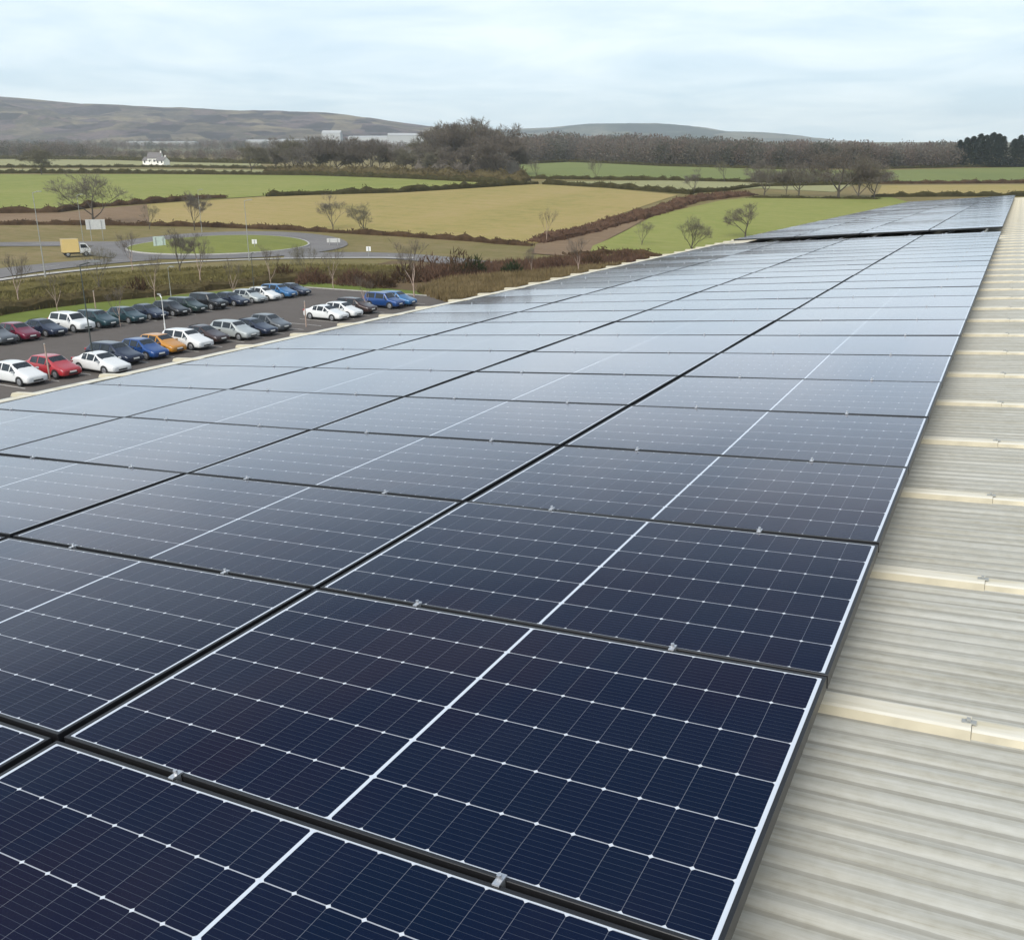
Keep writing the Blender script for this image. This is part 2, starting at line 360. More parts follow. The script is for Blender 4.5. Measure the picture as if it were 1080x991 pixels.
def densify(pts, step):
    o = []
    for i in range(len(pts)):
        a, b = np.array(pts[i]), np.array(pts[(i + 1) % len(pts)])
        n = max(1, int(np.linalg.norm(b - a) / step))
        for k in range(n): o.append(tuple(a + (b - a) * k / n))
    return o
def inside(poly, x, y):
    c = False; n = len(poly)
    for i in range(n):
        x0, y0 = poly[i]; x1, y1 = poly[(i + 1) % n]
        if (y0 > y) != (y1 > y) and x < (x1 - x0) * (y - y0) / (y1 - y0) + x0: c = not c
    return c
def drape(name, poly, mat, off, step=12.0):
    """a sheet cut to a polygon (world xy) and laid on the terrain"""
    ring = densify(poly, step)
    xs = [p[0] for p in ring]; ys = [p[1] for p in ring]
    size = max(max(xs) - min(xs), max(ys) - min(ys)); st = max(step, size / 70)
    pts = [Vector(p) for p in ring]; n = len(pts)
    y = min(ys) + st / 2
    while y < max(ys):
        x = min(xs) + st / 2
        while x < max(xs):
            if inside(ring, x, y): pts.append(Vector((x + random.uniform(-.1, .1), y + random.uniform(-.1, .1))))
            x += st
        y += st
    v, e, f, *_ = delaunay_2d_cdt(pts, [], [list(range(n))], 1, 1e-4)
    mb = MB(); mb.v = [(p.x, p.y, ground_z(p.x, p.y) + off) for p in v]
    for t in f:
        a, b, c = (v[i] for i in t[:3])
        mb.f.append(tuple(t) if (b - a).cross(c - a) > 0 else tuple(reversed(t))); mb.m.append(0)
    return structure(name, mb, mat)
random.seed(5)
PX = lambda pts: [at(u, v) for u, v in pts]
for pts, mat in [
    ([(-420, 168), (120, 168), (275, 171), (275, 175), (120, 175), (-420, 174)], 'pale'),
    ([(-420, 178), (120, 178.4), (330, 180), (330, 183), (150, 181.5), (-420, 181.5)], 'pale'),
    ([(-420, 184.5), (150, 184), (330, 185.5), (430, 189), (540, 194.6), (530, 196), (420, 203), (280, 207), (200, 212), (100, 217), (60, 222), (-420, 228)], 'green'),
    ([(-420, 231), (60, 225), (155, 216), (158, 237), (60, 236), (-420, 236)], 'brown'),
    
    ([(155, 216), (200, 213), (280, 208), (330, 206.5), (420, 204), (530, 197), (560, 194.5), (640, 199), (715, 206), (640, 231), (566, 257), (500, 254), (420, 249), (300, 242), (230, 240), (158, 237)], 'ochre'),
    ([(332, 180.5), (430, 184), (540, 190), (560, 192), (540, 194), (430, 188), (330, 184.5)], 'pale'),
    ([(540, 188), (545, 173), (600, 169.5), (700, 174), (820, 178), (900, 180), (900, 192), (820, 191.5), (700, 189)], 'deep'),
    ([(570, 192), (700, 190.7), (820, 193.5), (900, 195), (880, 203), (800, 199), (720, 204), (640, 198)], 'pale'),
    ([(625, 260), (690, 228), (760, 212), (800, 208), (940, 208.5), (960, 214), (800, 252), (700, 274), (620, 270)], 'green'),
    ([(930, 191), (930, 180), (1080, 176.5), (1300, 176), (1300, 190), (1080, 193)], 'deep'),
    ([(925, 206), (930, 196), (1080, 195), (1300, 195), (1300, 206)], 'ochre'),
    ([(566, 258), (640, 236), (690, 226), (625, 260), (620, 272), (560, 268)], 'brown'),
]:
    drape('field', PX(pts), M[mat], 0.12, 10 if pts[0][1] > 200 else 14)
# car park, verge, scrub
drape('car_park', [(-78.9, 20), (-78.9, 90.5), (-52, 90.5), (-46, 84), (-14, 84), (-14, -30), (-78.9, -30)], M['asphalt'], 0.03, 14)
drape('grass_verge', [(-79.1, -30), (-79.1, 90.6), (-52, 90.8), (-52, 93), (-82, 95.5), (-92, 60), (-98, 20), (-100, -30)], M['verge'], 0.06, 10)
drape('grass_bank', PX([(-200, 360), (-200, 340), (-60, 318), (0, 305), (60, 296), (140, 288), (260, 283), (432, 279), (432, 284), (330, 291), (240, 297), (120, 308), (0, 322), (-60, 331)]), M['olive'], 0.06, 8)
drape('scrub_ground', [(-52, 93.2), (-84, 96), (-92, 128), (-60, 136), (-20, 132), (-11, 110), (-11, 86), (-45, 86)], M['scrub'], 0.05, 8)
def strip(name, pts, width, mat, off, step=6):
    """a road: a ribbon along a centre line in world xy"""
    ring = []
    P = [np.array(p) for p in pts]; Q = []
    for i in range(len(P) - 1):
        n = max(1, int(np.linalg.norm(P[i + 1] - P[i]) / step))
        Q += [P[i] + (P[i + 1] - P[i]) * k / n for k in range(n)]
    Q.append(P[-1])
    for _ in range(6): Q = [Q[0]] + [(Q[i - 1] + 2 * Q[i] + Q[i + 1]) / 4 for i in range(1, len(Q) - 1)] + [Q[-1]]
    mb = MB()
    for i, q in enumerate(Q):
        t = Q[min(i + 1, len(Q) - 1)] - Q[max(i - 1, 0)]; t = t / np.linalg.norm(t); nrm = np.array([-t[1], t[0]])
        for k in (-1, -.5, 0, .5, 1):
            p = q + nrm * k * width / 2; mb.v.append((p[0], p[1], ground_z(p[0], p[1]) + off))
    for i in range(len(Q) - 1):
        for k in range(4): mb.f.append((i * 5 + k + 1, i * 5 + k, i * 5 + 5 + k, i * 5 + 6 + k)); mb.m.append(0)
    structure(name, mb, mat)
    return Q
ISL = np.array(at(232, 260)); RI, RO = 17.5, 25.0
road_l = [at(-250, 331), at(-90, 303), at(0, 287), at(70, 277.5), at(150, 273)]
road_r = [at(300, 270), at(380, 266), at(450, 271), at(520, 281), at(600, 292)]
road_u = [at(-350, 259), at(-90, 258.5), at(0, 259), at(70, 257), at(150, 258)]
QA = strip('road', road_l, 9.5, M['road'], 0.10)
QB = strip('road', road_r, 9.0, M['road'], 0.104)
QC = strip('road', road_u, 8.0, M['road'], 0.108)
ring = MB(); NR = 64
for r in (RI, (RI + RO) / 2, RO):
    for k in range(NR):
        a = 2 * math.pi * k / NR; x, y = ISL[0] + r * math.cos(a), ISL[1] + r * math.sin(a); ring.v.append((x, y, ground_z(x, y) + 0.115))
for j in range(2):
    for k in range(NR): ring.f.append((j * NR + k, (j + 1) * NR + k, (j + 1) * NR + (k + 1) % NR, j * NR + (k + 1) % NR)); ring.m.append(0)
structure('roundabout_road', ring, M['road'])
isl = MB()
rr = [(RI, 0.0), (RI - 0.05, 0.24), (RI - 0.4, 0.25), (RI - 0.45, 0.27), (RI * .6, 0.7), (RI * .25, 0.95)]
for r, h in rr:
    for k in range(NR):
        a = 2 * math.pi * k / NR; x, y = ISL[0] + r * math.cos(a), ISL[1] + r * math.sin(a); isl.v.append((x, y, ground_z(x, y) + h + 0.05))
for j in range(len(rr) - 1):
    for k in range(NR): isl.f.append((j * NR + k, j * NR + (k + 1) % NR, (j + 1) * NR + (k + 1) % NR, (j + 1) * NR + k)); isl.m.append(0 if j < 2 else 1)
isl.f.append(tuple((len(rr) - 1) * NR + k for k in range(NR))); isl.m.append(1)
structure('roundabout_island', isl.mesh('roundabout_island', [M['kerb'], M['island']]))
strip('footpath', [at(-250, 338), at(-90, 309), at(0, 294), at(90, 283), at(160, 277.5), at(250, 273.5), at(340, 271.5), at(437, 272.5)], 1.9, M['path'], 0.13)
def dashes(Q, gap=3):
    mb = MB()
    for i in range(1, len(Q) - 1, 2):
        a, b = Q[i], Q[i] + (Q[i + 1] - Q[i]) * 0.55; t = (b - a) / np.linalg.norm(b - a); n = np.array([-t[1], t[0]]) * 0.08
        mb.add([(p[0], p[1], ground_z(p[0], p[1]) + 0.135) for p in (a - n, a + n, b + n, b - n)], [(0, 3, 2, 1)])
    structure('road_marking', mb, M['paint'])
for Q in (QA, QB, QC): dashes(Q)
bay = MB()
for x0, x1 in ((-78.0, -73.0), (-61.4, -56.6)):
    for k in range(24):
        y = 33.4 + 2.55 * k
        if y < 86: bay.box(x0, x1, y - .05, y + .05, 0.031, 0.036)
structure('bay_marking', bay, M['paint'])
kb = MB().box(-79.05, -78.9, -30, 90.6, -.1, 0.14).box(-78.9, -52, 90.5, 90.65, -.1, 0.14)
structure('kerb', kb, M['kerb'])

# ------------------------------------------------------------------ hills
def hill(name, crest, s0, s1, s2, mat, rough, seed, base=-10):
    rng = np.random.default_rng(seed)
    us = np.linspace(crest[0][0], crest[-1][0], 150); cv = np.interp(us, [c[0] for c in crest], [c[1] for c in crest])
    wob = np.cumsum(rng.normal(0, 1, (150, 9)), axis=0); wob -= np.linspace(0, 1, 150)[:, None] * wob[-1]
    N = 9; mb = MB()
    for i, u in enumerate(us):
        top = at_depth(u, cv[i], s1); zt = top[2]
        for k in range(N * 2 + 1):
            if k <= N: t = k / N; s = s0 + (s1 - s0) * t; h = t ** 0.8
            else: t = (k - N) / N; s = s1 + (s2 - s1) * t; h = (1 - t) ** 1.2
            g = T(s) + base
            lat = (u - 540) / CAM_F * (s1 * math.cos(PITCH))
            p = CAM[:2] + FWH * s + RTH * lat
            z = g + (zt - g) * h
            if 0 < k < N: z += (zt - g) * rough * wob[i, k - 1] * 0.03 * math.sin(math.pi * k / N)
            mb.v.append((p[0], p[1], z))
    n = 2 * N + 1
    for i in range(149):
        for k in range(n - 1): mb.f.append((i * n + k, (i + 1) * n + k, (i + 1) * n + k + 1, i * n + k + 1)); mb.m.append(0)
    return structure(name, mb.mesh(name, mat, True))
hill('hill', [(-500, 104), (-250, 97), (-80, 98), (0, 101), (40, 104), (100, 110), (180, 113.5), (260, 117), (330, 119.5), (352, 120.5), (400, 126), (460, 134), (520, 143), (580, 154)], 2000, 3000, 4200, M['hill'], 0.9, 3)
hill('hill', [(430, 150), (500, 138), (545, 136), (580, 134.5), (620, 130.5), (690, 130), (735, 134), (760, 138.5), (800, 139.5), (835, 143), (868, 152), (920, 160)], 3600, 4700, 6000, M['farhill'], 0.3, 8)

# ------------------------------------------------------------------ the building under the array
SL = 0.07678; Z0 = 12.2
cs, sn = math.cos(SL), math.sin(SL)
def RP(x, y, o=0.0): return Vector((x * cs - o * sn, y, Z0 + x * sn + o * cs))
Y_A, Y_B = -14.0, 78.6; X_E, X_R = -8.42, 3.0
RIDGE0, RPITCH = 1.2457, 1.065
SH = -0.20
bld = empty('warehouse', (RP(-2.6, 32)[0], 32.3, 0), 0, 'long low pitched warehouse whose pale ribbed roof carries the solar panels', 'building')
BL = Vector(bld.location)
ex, ez = RP(X_E, 0, SH)[0], RP(X_E, 0, SH)[2]; rx, rz_ = RP(X_R, 0, SH)[0], RP(X_R, 0, SH)[2]
ox = 2 * rx - ex
wb = MB()
x0, x1, y0, y1 = ex + 0.25, ox - 0.25, Y_A + .15, Y_B - .15
def gable(y): return [(x0, y, 0), (x1, y, 0), (x1, y, ez - .06), (rx, y, rz_ - .08), (x0, y, ez - .06)]
wb.add([Vector(p) - BL for p in gable(y0)] + [Vector(p) - BL for p in gable(y1)],
       [(0, 1, 2, 3, 4), (9, 8, 7, 6, 5), (0, 4, 9, 5), (1, 6, 7, 2)])
wb.build('wall', M['cladding'], bld)
def corrugated(side):
    """sheeting with fine corrugations running down the slope; side -1 the panel slope, 1 the far slope"""
    mb = MB(); n = 0
    ys = []; y = Y_A
    pitch = 0.0761; per = 6
    cnt = int((Y_B - Y_A) / pitch * per)
    xs = [X_E, -4, -0.5, 1.2, X_R]
    for k in range(cnt + 1):
        yy = Y_A + k * pitch / per; h = (0.0024 + 0.0016 * math.sin(k * 0.37) * math.sin(k * 0.11)) * math.cos(2 * math.pi * k / per)
        for x in xs:
            p = RP(x, yy, SH + h)
            if side > 0: p = Vector((2 * rx - p[0], p[1], p[2] - .0))
            mb.v.append(tuple(p - BL))
    m = len(xs)
    for k in range(cnt):
        for j in range(m - 1):
            q = (k * m + j, k * m + j + 1, (k + 1) * m + j + 1, (k + 1) * m + j)
            mb.f.append(q if side < 0 else tuple(reversed(q))); mb.m.append(0)
    mb.build('roof_sheet', M['sheet'], bld, smooth=True)
corrugated(-1); corrugated(1)
def rib_mesh(xa, xb, wt, wbm, h):
    mb = MB()
    prof = [(-wbm / 2, -0.004), (-wt / 2 - .004, h * .88), (-wt / 2 + .008, h), (wt / 2 - .008, h), (wt / 2 + .004, h * .88), (wbm / 2, -0.004)]
    vv = []
    for x in (xa, xb):
        for (yy, zz_) in prof: vv.append((x, yy, zz_))
    n = len(prof)
    ff = [(k, k + 1, n + k + 1, n + k) for k in range(n - 1)] + [tuple(range(n - 1, -1, -1)), tuple(range(n, 2 * n))]
    mb.add(vv, ff)
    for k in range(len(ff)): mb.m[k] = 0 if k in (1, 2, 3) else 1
    return mb
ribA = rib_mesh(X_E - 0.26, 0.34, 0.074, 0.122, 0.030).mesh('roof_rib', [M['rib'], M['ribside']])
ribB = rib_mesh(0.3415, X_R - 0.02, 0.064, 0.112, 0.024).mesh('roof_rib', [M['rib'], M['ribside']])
clipm = MB().box(0.315, 0.352, -.009, .009, .028, .033).box(0.327, 0.337, -.005, .005, .034, .042).mesh('rib_clip', M['gutter'])
k = -14
while RIDGE0 + k * RPITCH < Y_B - 0.3:
    yy = RIDGE0 + k * RPITCH
    if yy > Y_A + .3:
        for me in (ribA, ribB):
            o = link('roof_rib', me, bld, RP(0, yy, SH - .006) - BL); o.rotation_euler = (0, -SL, 0)
            if me is ribA and yy < 14:
                c = link('rib_clip', clipm, o, (0, 0, 0))
    k += 1
rc = MB()
for yy0, yy1 in ((Y_A, Y_B),):
    prof = [(-.28, -.02), (-.02, .045), (.02, .045), (.28, -.02), (.27, -.035), (-.27, -.035)]
    vv = [(rx + a, yy, rz_ + .045 + b) for yy in (yy0, yy1) for a, b in prof]
    n = len(prof)
    rc.add([Vector(p) - BL for p in vv], [(k, (k + 1) % n, n + (k + 1) % n, n + k) for k in range(n)] + [tuple(range(n - 1, -1, -1)), tuple(range(n, 2 * n))])
rc.build('ridge_cap', M['rib'], bld)
def gutter(sign):
    mb = MB(); s = sign
    e = ex if s < 0 else ox
    prof = [(-.02, -.10), (-.02, -.03), (0, -.03), (0, -.115), (.30, -.115), (.30, -.05), (.32, -.05), (.32, -.14), (-.02, -.14)]
    vv = [(e + s * a, yy, ez + b) for yy in (Y_A, Y_B) for a, b in prof]; n = len(prof)
    mb.add([Vector(p) - BL for p in vv], [(k, (k + 1) % n, n + (k + 1) % n, n + k) for k in range(n)])
    mb.build('gutter', M['gutter'], bld)
gutter(-1); gutter(1)
etr = MB()
for (xa, xb, oa, ob) in ((X_E - .05, X_E + .10, SH + .008, SH + .013), (X_E - .056, X_E - .05, SH - .06, SH + .013)):
    q_ = [RP(x, y, o) - BL for y in (Y_A, Y_B) for x, o in ((xa, oa), (xb, oa), (xb, ob), (xa, ob))]
    etr.add(q_, [(0, 1, 2, 3), (7, 6, 5, 4), (0, 4, 5, 1), (1, 5, 6, 2), (2, 6, 7, 3), (3, 7, 4, 0)])
etr.build('eaves_flashing', M['rib'], bld)
for yy, nm in ((Y_A, 'verge_trim'), (Y_B, 'verge_trim')):
    v = MB(); d = -.06 if yy < 0 else .06
    pts = [(ex, ez), (rx, rz_), (ox, ez)]
    vv = []
    for (px_, pz_) in pts:
        for a, b in ((0, -.16), (0, .03), (d, .03), (d, -.16)): vv.append(Vector((px_, yy + a, pz_ + b)) - BL)
    ff = []
    for i in range(2):
        for q in range(4): ff.append((i * 4 + q, i * 4 + (q + 1) % 4, i * 4 + 4 + (q + 1) % 4, i * 4 + 4 + q))
    v.add(vv, ff + [(0, 1, 2, 3), (11, 10, 9, 8)]); v.build(nm, M['rib'], bld)

# ------------------------------------------------------------------ solar panels
PW, PD, TH = 1.770, 1.030, 0.040
CW, RD = 1.7948, 1.05
LIP = 0.010
def frame_mesh():
    mb = MB(); a, b = PW / 2, PD / 2
    def ring(x, y, z): return [(-x, -y, z), (x, -y, z), (x, y, z), (-x, y, z)]
    c = 0.0012
    loops = [ring(a, b, -TH), ring(a, b, -c), ring(a - c, b - c, 0), ring(a - LIP, b - LIP, 0), ring(a - LIP, b - LIP, -.004)]
    mb.v = [p for l in loops for p in l]
    for i in range(4):
        for k in range(4):
            mb.f.append((i * 4 + k, i * 4 + (k + 1) % 4, i * 4 + 4 + (k + 1) % 4, i * 4 + 4 + k)); mb.m.append(0)
    mb.f.append((3, 2, 1, 0)); mb.m.append(0)
    return mb
def glass_mb():
    a, b = PW / 2 - LIP, PD / 2 - LIP
    return MB().add([(-a, -b, -.002), (a, -b, -.002), (a, b, -.002), (-a, b, -.002)], [(0, 1, 2, 3)])
fm = frame_mesh().mesh('frame', M['frame']); gm = glass_mb().mesh('glass', M['cells'])
# mid clamp: a small plate bridging the row gap with a bolt head on top
cb = MB().box(-.008, .008, -.017, .017, .001, .005); cb.tube((0, 0, .005), (0, 0, .016), .006, .0055, 6)
cb.box(-.008, .008, -.008, .008, -.034, .001)
cm = cb.mesh('clamp', M['alu'])
both = frame_mesh(); gb = glass_mb(); both.add(gb.v, gb.f, 1); bm_far = both.mesh('solar_panel', [M['frame'], M['cells']])
ORD = ['first', 'second', 'third', 'fourth', 'fifth', 'sixth', 'seventh', 'eighth', 'ninth', 'tenth', 'eleventh', 'twelfth', 'thirteenth', 'fourteenth', 'fifteenth',
       'sixteenth', 'seventeenth', 'eighteenth', 'nineteenth', 'twentieth', 'twenty-first', 'twenty-second', 'twenty-third', 'twenty-fourth', 'twenty-fifth', 'twenty-sixth']
COLN = ['column beside pale sheeting', 'second column from pale sheeting', 'third column from pale sheeting', 'column along gutter edge']
rng = random.Random(11)
NEAR_END = 24
proto = None
for j in range(-1, NEAR_END):
    tone = 'navy' if j < 2 else ('slate' if j < 6 else 'pale')
    for c in range(4):
        lab = f"{tone} solar panel, {ORD[j + 1]} row from front, {COLN[c]}"
        loc = RP(-CW * (c + .5) + (CW - PW) / 2 * 0, RD * (j + .5), 0)
        if proto is None:
            r = empty('solar_panel', (0, 0, 0)); link('frame', fm, r); link('glass', gm, r)
            for sx in (-1, 1): link('clamp', cm, r, (sx * 0.45, RD / 2, 0))
            proto = r
        else: r = copy_tree(proto)
        r.location = loc; r.rotation_euler = (math.radians(.15 + rng.uniform(-.22, .22)), -SL + math.radians(rng.uniform(-.22, .22)), 0)
        tag(r, lab, 'solar panel', 'solar panels of the near array')
FAR0 = NEAR_END * RD + 1.55
NFAR = 47
first = None
for j in range(NFAR):
    for c in range(4):
        o = link('solar_panel', bm_far)
        o.location = RP(-CW * (c + .5), FAR0 + RD * (j + .5), 0.055)
        o.rotation_euler = (math.radians(.55 + rng.uniform(-.3, .3)), -SL + math.radians(rng.uniform(-.2, .2)), 0)
        tag(o, f"blue-grey solar panel in far array past dark gap, {COLN[c]}", 'solar panel', f"solar panels of the far array, {COLN[c]}")
RAILN = ['outer rail of the column beside the pale sheeting', 'inner rail of the column beside the pale sheeting', 'right rail of the second column from the sheeting', 'left rail of the second column from the sheeting',
         'right rail of the third column from the sheeting', 'left rail of the third column from the sheeting', 'inner rail of the column along the gutter', 'outer rail of the column along the gutter']
railm = MB().box(-.02, .02, -1.0, FAR0 + NFAR * RD - .02, -.155, -TH - .003).mesh('mounting_rail', M['alu'])
for i in range(8):
    x = -CW * (i // 2 + .5) + (0.45 if i % 2 == 0 else -0.45)
    o = link('mounting_rail', railm, None, RP(x, 0, 0)); o.rotation_euler = (0, -SL, 0)
    tag(o, 'aluminium ' + RAILN[i], 'mounting rail', 'rails under the solar panels')


# ------------------------------------------------------------------ cars
def car_proto(kind):
    if kind == 'hatchback':
        st = [(2.08, .30, .56, .62, .66, .60), (1.98, .22, .64, .72, .80, .66), (1.50, .20, .72, .86, .87, .72), (0.98, .20, .84, .97, .88, .74), (0.25, .20, .90, 1.43, .88, .60),
              (-0.60, .20, .93, 1.48, .88, .61), (-1.45, .20, .96, 1.42, .87, .58), (-1.92, .22, .94, 1.02, .84, .64), (-2.06, .30, .80, .86, .76, .62)]; win = (3, 4, 5, 6, 7); wx = 1.27
    elif kind == 'saloon':
        st = [(2.30, .30, .54, .60, .66, .60), (2.20, .22, .62, .70, .82, .66), (1.70, .20, .70, .82, .89, .72), (1.05, .20, .82, .94, .90, .74), (0.25, .20, .88, 1.38, .90, .60),
              (-0.55, .20, .91, 1.43, .90, .61), (-1.10, .20, .93, 1.38, .90, .59), (-1.72, .20, .94, 1.03, .89, .68), (-2.20, .24, .90, .97, .84, .68), (-2.30, .32, .78, .84, .78, .64)]; win = (3, 4, 5, 6, 7); wx = 1.38
    elif kind == 'estate':
        st = [(2.30, .32, .60, .66, .68, .62), (2.20, .24, .68, .76, .84, .68), (1.70, .22, .76, .90, .90, .74), (1.08, .22, .88, 1.02, .91, .76), (0.40, .22, .94, 1.50, .91, .63),
              (-0.60, .22, .97, 1.55, .91, .64), (-1.80, .22, 1.0, 1.50, .90, .61), (-2.18, .24, 1.0, 1.08, .88, .70), (-2.30, .32, .82, .90, .80, .66)]; win = (3, 4, 5, 6, 7); wx = 1.36
    else:   # off-road
        st = [(2.18, .38, .70, .78, .74, .66), (2.10, .30, .80, .90, .88, .70), (1.62, .28, .88, 1.02, .93, .76), (1.05, .28, .98, 1.10, .94, .78), (0.55, .28, 1.04, 1.64, .94, .67),
              (-0.60, .28, 1.06, 1.70, .94, .68), (-1.85, .28, 1.08, 1.66, .93, .66), (-2.08, .30, 1.08, 1.18, .92, .76), (-2.18, .40, .92, 1.0, .86, .70)]; win = (3, 4, 5, 6, 7); wx = 1.32
    # each station: x, floor, shoulder, top, half width, half width of the top edge
    def sec(t):
        x, zb, zs, zt, w_, wt = t; zm = zb + (zs - zb) * .5
        h = [(0, zb), (w_ * .86, zb), (w_ * .98, zb + .10), (w_, zm), (w_ * .96, zs), (wt, zt - .045), (wt * .86, zt - .008), (0, zt)]
        return [(x, y, z) for y, z in h] + [(x, -y, z) for y, z in h[-2:0:-1]]
    S = [sec(t) for t in st]; n = len(S[0])
    mb = MB(); mb.v = [p for q in S for p in q]
    for i in range(len(S) - 1):
        for k in range(n): mb.f.append((i * n + k, i * n + (k + 1) % n, (i + 1) * n + (k + 1) % n, (i + 1) * n + k)); mb.m.append(0)
    mb.f.append(tuple(range(n - 1, -1, -1))); mb.f.append(tuple((len(S) - 1) * n + k for k in range(n))); mb.m += [0, 0]
    root = empty('parked_car')
    me = mb.mesh('body', M['car_white']); bm = bmesh.new(); bm.from_mesh(me); bmesh.ops.recalc_face_normals(bm, faces=bm.faces)
    bmesh.ops.bevel(bm, geom=[e for e in bm.edges if len(e.link_faces) == 2 and e.calc_face_angle(0) > .5], offset=.02, segments=1, affect='EDGES')
    bm.to_mesh(me); bm.free(); me.polygons.foreach_set('use_smooth', [False] * len(me.polygons))
    body = link('body', me, root); sbm = body.modifiers.new('soft', 'SUBSURF'); sbm.levels = 1; sbm.render_levels = 1; me.polygons.foreach_set('use_smooth', [True] * len(me.polygons)); body.material_slots[0].link = 'OBJECT'
    def quad(a, b, c, d, m, off=.006):
        """an inset pane on the quad a b c d, set a little proud"""
        P = [Vector(p) for p in (a, b, c, d)]; ce = sum(P, Vector()) / 4; nn = (P[1] - P[0]).cross(P[3] - P[0]).normalized()
        if nn.dot(ce - Vector((ce.x * .9, 0, .5))) < 0: nn = -nn
        P = [ce + (p - ce) * m + nn * off for p in P]
        back = [p - nn * .015 for p in P]
        return P + back, [(0, 1, 2, 3), (7, 6, 5, 4), (0, 4, 5, 1), (1, 5, 6, 2), (2, 6, 7, 3), (3, 7, 4, 0)]
    for name, i in (('windscreen', win[0]), ('rear_window', win[3])):
        g_ = MB(); A = [Vector(S[i][q]) for q in (5, 6, 7, 8, 9)]; B = [Vector(S[i + 1][q]) for q in (5, 6, 7, 8, 9)]
        rows_ = []
        for f_ in (.07, .93):
            r_ = [a_.lerp(b_, f_) for a_, b_ in zip(A, B)]; r_ = [Vector((p.x, p.y * .90, p.z)) for p in r_]; rows_.append(r_)
        nn = (B[2] - A[2]).cross(A[3] - A[1]).normalized()
        if nn.z < 0: nn = -nn
        P_ = [p + nn * o_ for r_ in rows_ for o_ in (.014,) for p in r_] + [p - nn * .01 for r_ in rows_ for p in r_]
        g_.add(P_, [(q, q + 1, q + 6, q + 5) for q in range(4)] + [(q + 15, q + 16, q + 11, q + 10) for q in range(4)] + [(0, 5, 15, 10), (4, 14, 19, 9)])
        g_.build(name, M['window'], root)
    for sgn in (0, 1):
        for i in (win[0], win[1], win[2]):
            ia, ib = (4, 5) if not sgn else (n - 4, n - 5)
            a, b, c, d = S[i][ia], S[i + 1][ia], S[i + 1][ib], S[i][ib]
            if i == win[0]: d = tuple(Vector(a).lerp(Vector(d), .25)); c = tuple(Vector(b).lerp(Vector(c), .9)); a = tuple(Vector(a).lerp(Vector(b), .25))
            g_ = MB(); g_.add(*quad(a, b, c, d, .86)); g_.build('side_window', M['window'], root)
    R_, Wd = (.32, .21) if kind != 'off-road' else (.37, .24)
    wmax = max(t[4] for t in st)
    for sx in (1, -1):
        for sy in (1, -1):
            ar = MB(); yo = sy * (wmax + .004)
            for q in range(14): a0 = math.pi * q / 13 * 1.14 - .22; ar.v.append((sx * wx + (R_ + .07) * math.cos(a0), yo, R_ + (R_ + .06) * math.sin(a0)))
            ar.v.append((sx * wx, yo, R_)); ar.f = [(14, q, q + 1) if sy < 0 else (14, q + 1, q) for q in range(13)]; ar.m = [0] * 13
            ar.build('wheel_arch', M['blacktrim'], root)
            t = MB(); y0 = sy * (wmax - Wd + .02); y1 = sy * (wmax + .016)
            t.tube((0, y0, 0), (0, y1, 0), R_, R_ * .96, 18)
            wh = t.build('wheel', M['tyre'], root, (sx * wx, 0, R_))
            r_ = MB().tube((0, y1, 0), (0, y1 + sy * .01, 0), R_ * .64, R_ * .56, 14)
            for q in range(5):
                a0 = 2 * math.pi * q / 5; r_.box(-.02, .02, y1 + sy * .004 - .006, y1 + sy * .004 + .012, 0, .02)
            r_.build('rim', M['rim'], wh)
    t1 = S[1]; zs = st[1][2]
    for sy in (1, -1):
        h = MB(); yy = sy * st[1][4] * .74; x = st[1][0]
        h.add([(x + .10, yy - sy * .15, zs - .06), (x + .03, yy + sy * .17, zs - .05), (x - .16, yy + sy * .20, zs + .05), (x - .02, yy - sy * .13, zs + .055),
               (x - .1, yy - sy * .13, zs - .07), (x - .2, yy + sy * .12, zs - .07), (x - .3, yy + sy * .12, zs), (x - .2, yy - sy * .1, zs)],
              [(0, 1, 2, 3), (7, 6, 5, 4), (0, 4, 5, 1), (1, 5, 6, 2), (2, 6, 7, 3), (3, 7, 4, 0)]); h.build('headlight', M['headlight'], root)
        m_ = MB(); mx = st[win[0]][0] - .22; my = sy * (st[win[0]][4] + .05); mz = st[win[0]][2] + .06
        m_.box(mx - .06, mx + .06, my - .09, my + .09, mz - .02, mz + .10); o = m_.build('mirror', M['car_white'], root); o.material_slots[0].link = 'OBJECT'
        tl = MB(); x = st[-2][0]; yy = sy * st[-2][4] * .84; z_ = st[-2][2]
        tl.box(x - .08, x + .06, yy - .10, yy + .10, z_ - .10, z_ + .06); tl.build('tail_light', M['car_red'], root)
    x = st[0][0]; z_ = st[0][1]
    MB().box(x - .1, x + .015, -.36, .36, z_ + .03, z_ + .13).build('grille', M['blacktrim'], root)
    MB().box(x - .05, x + .024, -.26, .26, z_ + .15, z_ + .25).build('number_plate', M['plate'], root)
    root['half'] = st[0][0]
    return root
PROTO = {k: car_proto(k) for k in ('hatchback', 'saloon', 'estate', 'off-road')}
USED = set()
def place_car(kind, colour, front_x, y, label, rz=0.0):
    if kind in USED: r = copy_tree(PROTO[kind])
    else: r = PROTO[kind]; USED.add(kind)
    half = {'hatchback': 2.08, 'saloon': 2.30, 'estate': 2.30, 'off-road': 2.18}[kind]
    r.location = (front_x - half, y, 0.032); r.rotation_euler = (0, 0, math.radians(rz))
    for ch in r.children:
        if ch.name.split('.')[0] in ('body', 'mirror'): ch.material_slots[0].material = M['car_' + colour]
    tag(r, label, 'car', 'cars parked in the car park')
FARX, NEARX = -72.9, -56.6
